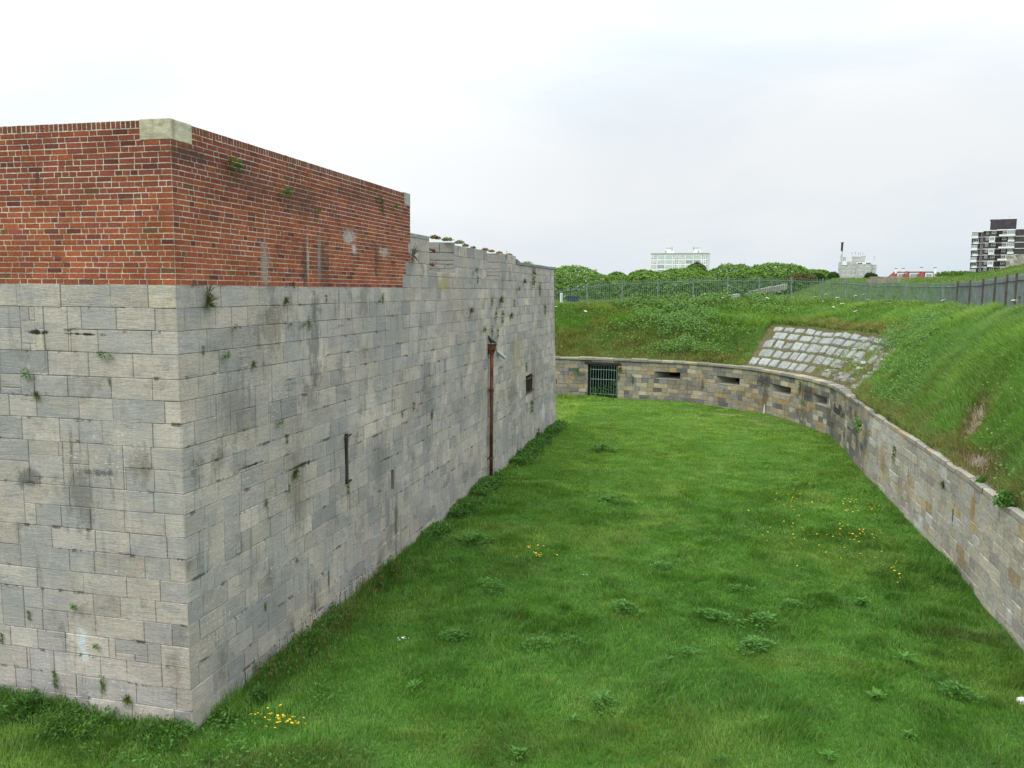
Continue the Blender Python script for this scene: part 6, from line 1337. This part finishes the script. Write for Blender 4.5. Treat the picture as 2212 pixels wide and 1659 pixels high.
# small leftovers: white marker, pale stones
t, z = wall_hit(1653, 886); p = RW(t, 0, 0.06); mb = MB(); zs = float(moat_z(p.x, p.y)); mb.tube([(p.x, p.y, zs-0.03), (p.x+0.01, p.y-0.01, zs+0.12), (p.x+0.015, p.y-0.01, zs+0.44)], [0.06, 0.055, 0.012], 7)
tag(mb.build('marker', NT('chalky_white').done((0.6, 0.59, 0.54), 0.9)), 'pale pointed stone marker leaning against the low wall under the third embrasure', 'marker stone')
def pebble(name, px, py, s_, lab, c=(0.6, 0.6, 0.58)):
    p = at_z(px, py, 0.0); bm = bmesh.new(); bmesh.ops.create_icosphere(bm, subdivisions=3, radius=1)
    for v in bm.verts: q = v.co; f = float(fbm(q.x*1.4+px, q.y*1.4+q.z*1.9, 5, 3)); v.co = Vector((q.x*s_*1.3, q.y*s_, q.z*s_*0.7))*(0.7+0.6*f)
    me = bpy.data.meshes.new(name); bm.to_mesh(me); bm.free(); me.materials.append(mat_plain('pale_rock', c, 0.95)); o = bpy.data.objects.new(name, me); col.objects.link(o); o.location = (p[0], p[1], float(moat_z(p[0], p[1]))+s_*0.3); tag(o, lab, 'stone')
pebble('stone', 2210, 1508, 0.075, 'white lump of stone lying in the grass at the right picture edge')
# leafy band along the foot of the fort and in front of its near corner
def leaf_band(name, lab, p2, hmax, sz, c1, c2):
    n = len(p2); k = rng.random(n); P = np.stack([p2[:, 0], p2[:, 1], moat_z(p2[:, 0], p2[:, 1]) + 0.03 + hmax*k], -1)
    nr = rng.normal(0, 1, (n, 3))*0.55 + np.array([0.1, -0.3, 0.9]); nr /= np.linalg.norm(nr, axis=1, keepdims=True)
    t1 = np.cross(nr, rng.normal(0, 1, (n, 3))); t1 /= np.linalg.norm(t1, axis=1, keepdims=True); t2 = np.cross(nr, t1); s_ = (sz*np.clip(P[:, 1]/12, 0.9, 2.0)*rng.uniform(0.5, 1.4, n))[:, None]
    V = np.stack([P-t1*s_*1.3, P+t2*s_*0.5, P+t1*s_*1.3, P-t2*s_*0.5], 1).reshape(-1, 3)
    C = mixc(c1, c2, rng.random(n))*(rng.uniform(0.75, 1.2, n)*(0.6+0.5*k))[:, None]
    o = np_mesh(name, V, np.arange(n*4).reshape(n, 4), None, M_leaf, np.repeat(C, 4, axis=0)); return tag(o, lab, 'undergrowth', kind='stuff')
n = 26000; s_ = rng.uniform(-0.2, 24.8, n); d_ = np.abs(rng.normal(0, 0.24, n)) + 0.01; k = rng.random(n) < sst(0.42, 0.62, fbm(s_*1.1, s_*0+3, 301, 3))*np.interp(s_, [0, 2, 6.5, 8, 13, 25], [0.5, 0.9, 0.8, 1, 0.9, 1]); s_, d_ = s_[k], d_[k]
band = C0 + U*s_[:, None] + Nn*d_[:, None]
n = 9000; sl = rng.uniform(-0.1, 5, n); dl = np.abs(rng.normal(0, 0.30, n))+0.01; k = rng.random(n) < sst(0.40, 0.6, fbm(sl*1.7, sl*0+9, 303, 3)); band = np.concatenate([band, C0 - Nn*sl[k][:, None] - U*dl[k][:, None]])
hb = 0.20*fbm(band[:, 0]*1.4, band[:, 1]*1.4, 305, 2) + 0.10
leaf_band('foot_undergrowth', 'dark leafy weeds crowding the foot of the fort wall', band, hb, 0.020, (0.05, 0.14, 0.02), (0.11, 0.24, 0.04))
n = 16000; x = rng.uniform(-6, 0.5, n); y = rng.uniform(8.0, 11.5, n); dw = (np.stack([x, y], -1)-C0) @ Nn; dl = -((np.stack([x, y], -1)-C0) @ U); ok = ((dw > 0.05) | (dl > 0.05)) & (rng.random(n) < sst(0.50, 0.64, fbm(x*1.2, y*1.2, 307, 3))*np.exp(-((np.maximum(dw, 0))/1.6)**2 - (np.maximum(dl, 0)/1.2)**2))
p2 = np.stack([x, y], -1)[ok]; leaf_band('corner_undergrowth', 'patches of leafy weeds in the grass before the near corner', p2, 0.14, 0.022, (0.07, 0.18, 0.025), (0.13, 0.28, 0.05))
for (x, y, hw, hh, lab) in ((2190, 1092, 44, 34, 'dark leafy bush overhanging the head of the low wall at the right edge'), (2130, 1045, 22, 14, 'smaller tangle of weeds on the wall head left of the dark leafy bush')):
    p = bank_hit(x, y-10); q = bush(x, y, hw, hh, float(p[1]), lab, (0.06, 0.16, 0.025), (0.14, 0.28, 0.05), 'bush', 'bush', 0.03, 1500, 'bushes on the near wall head')
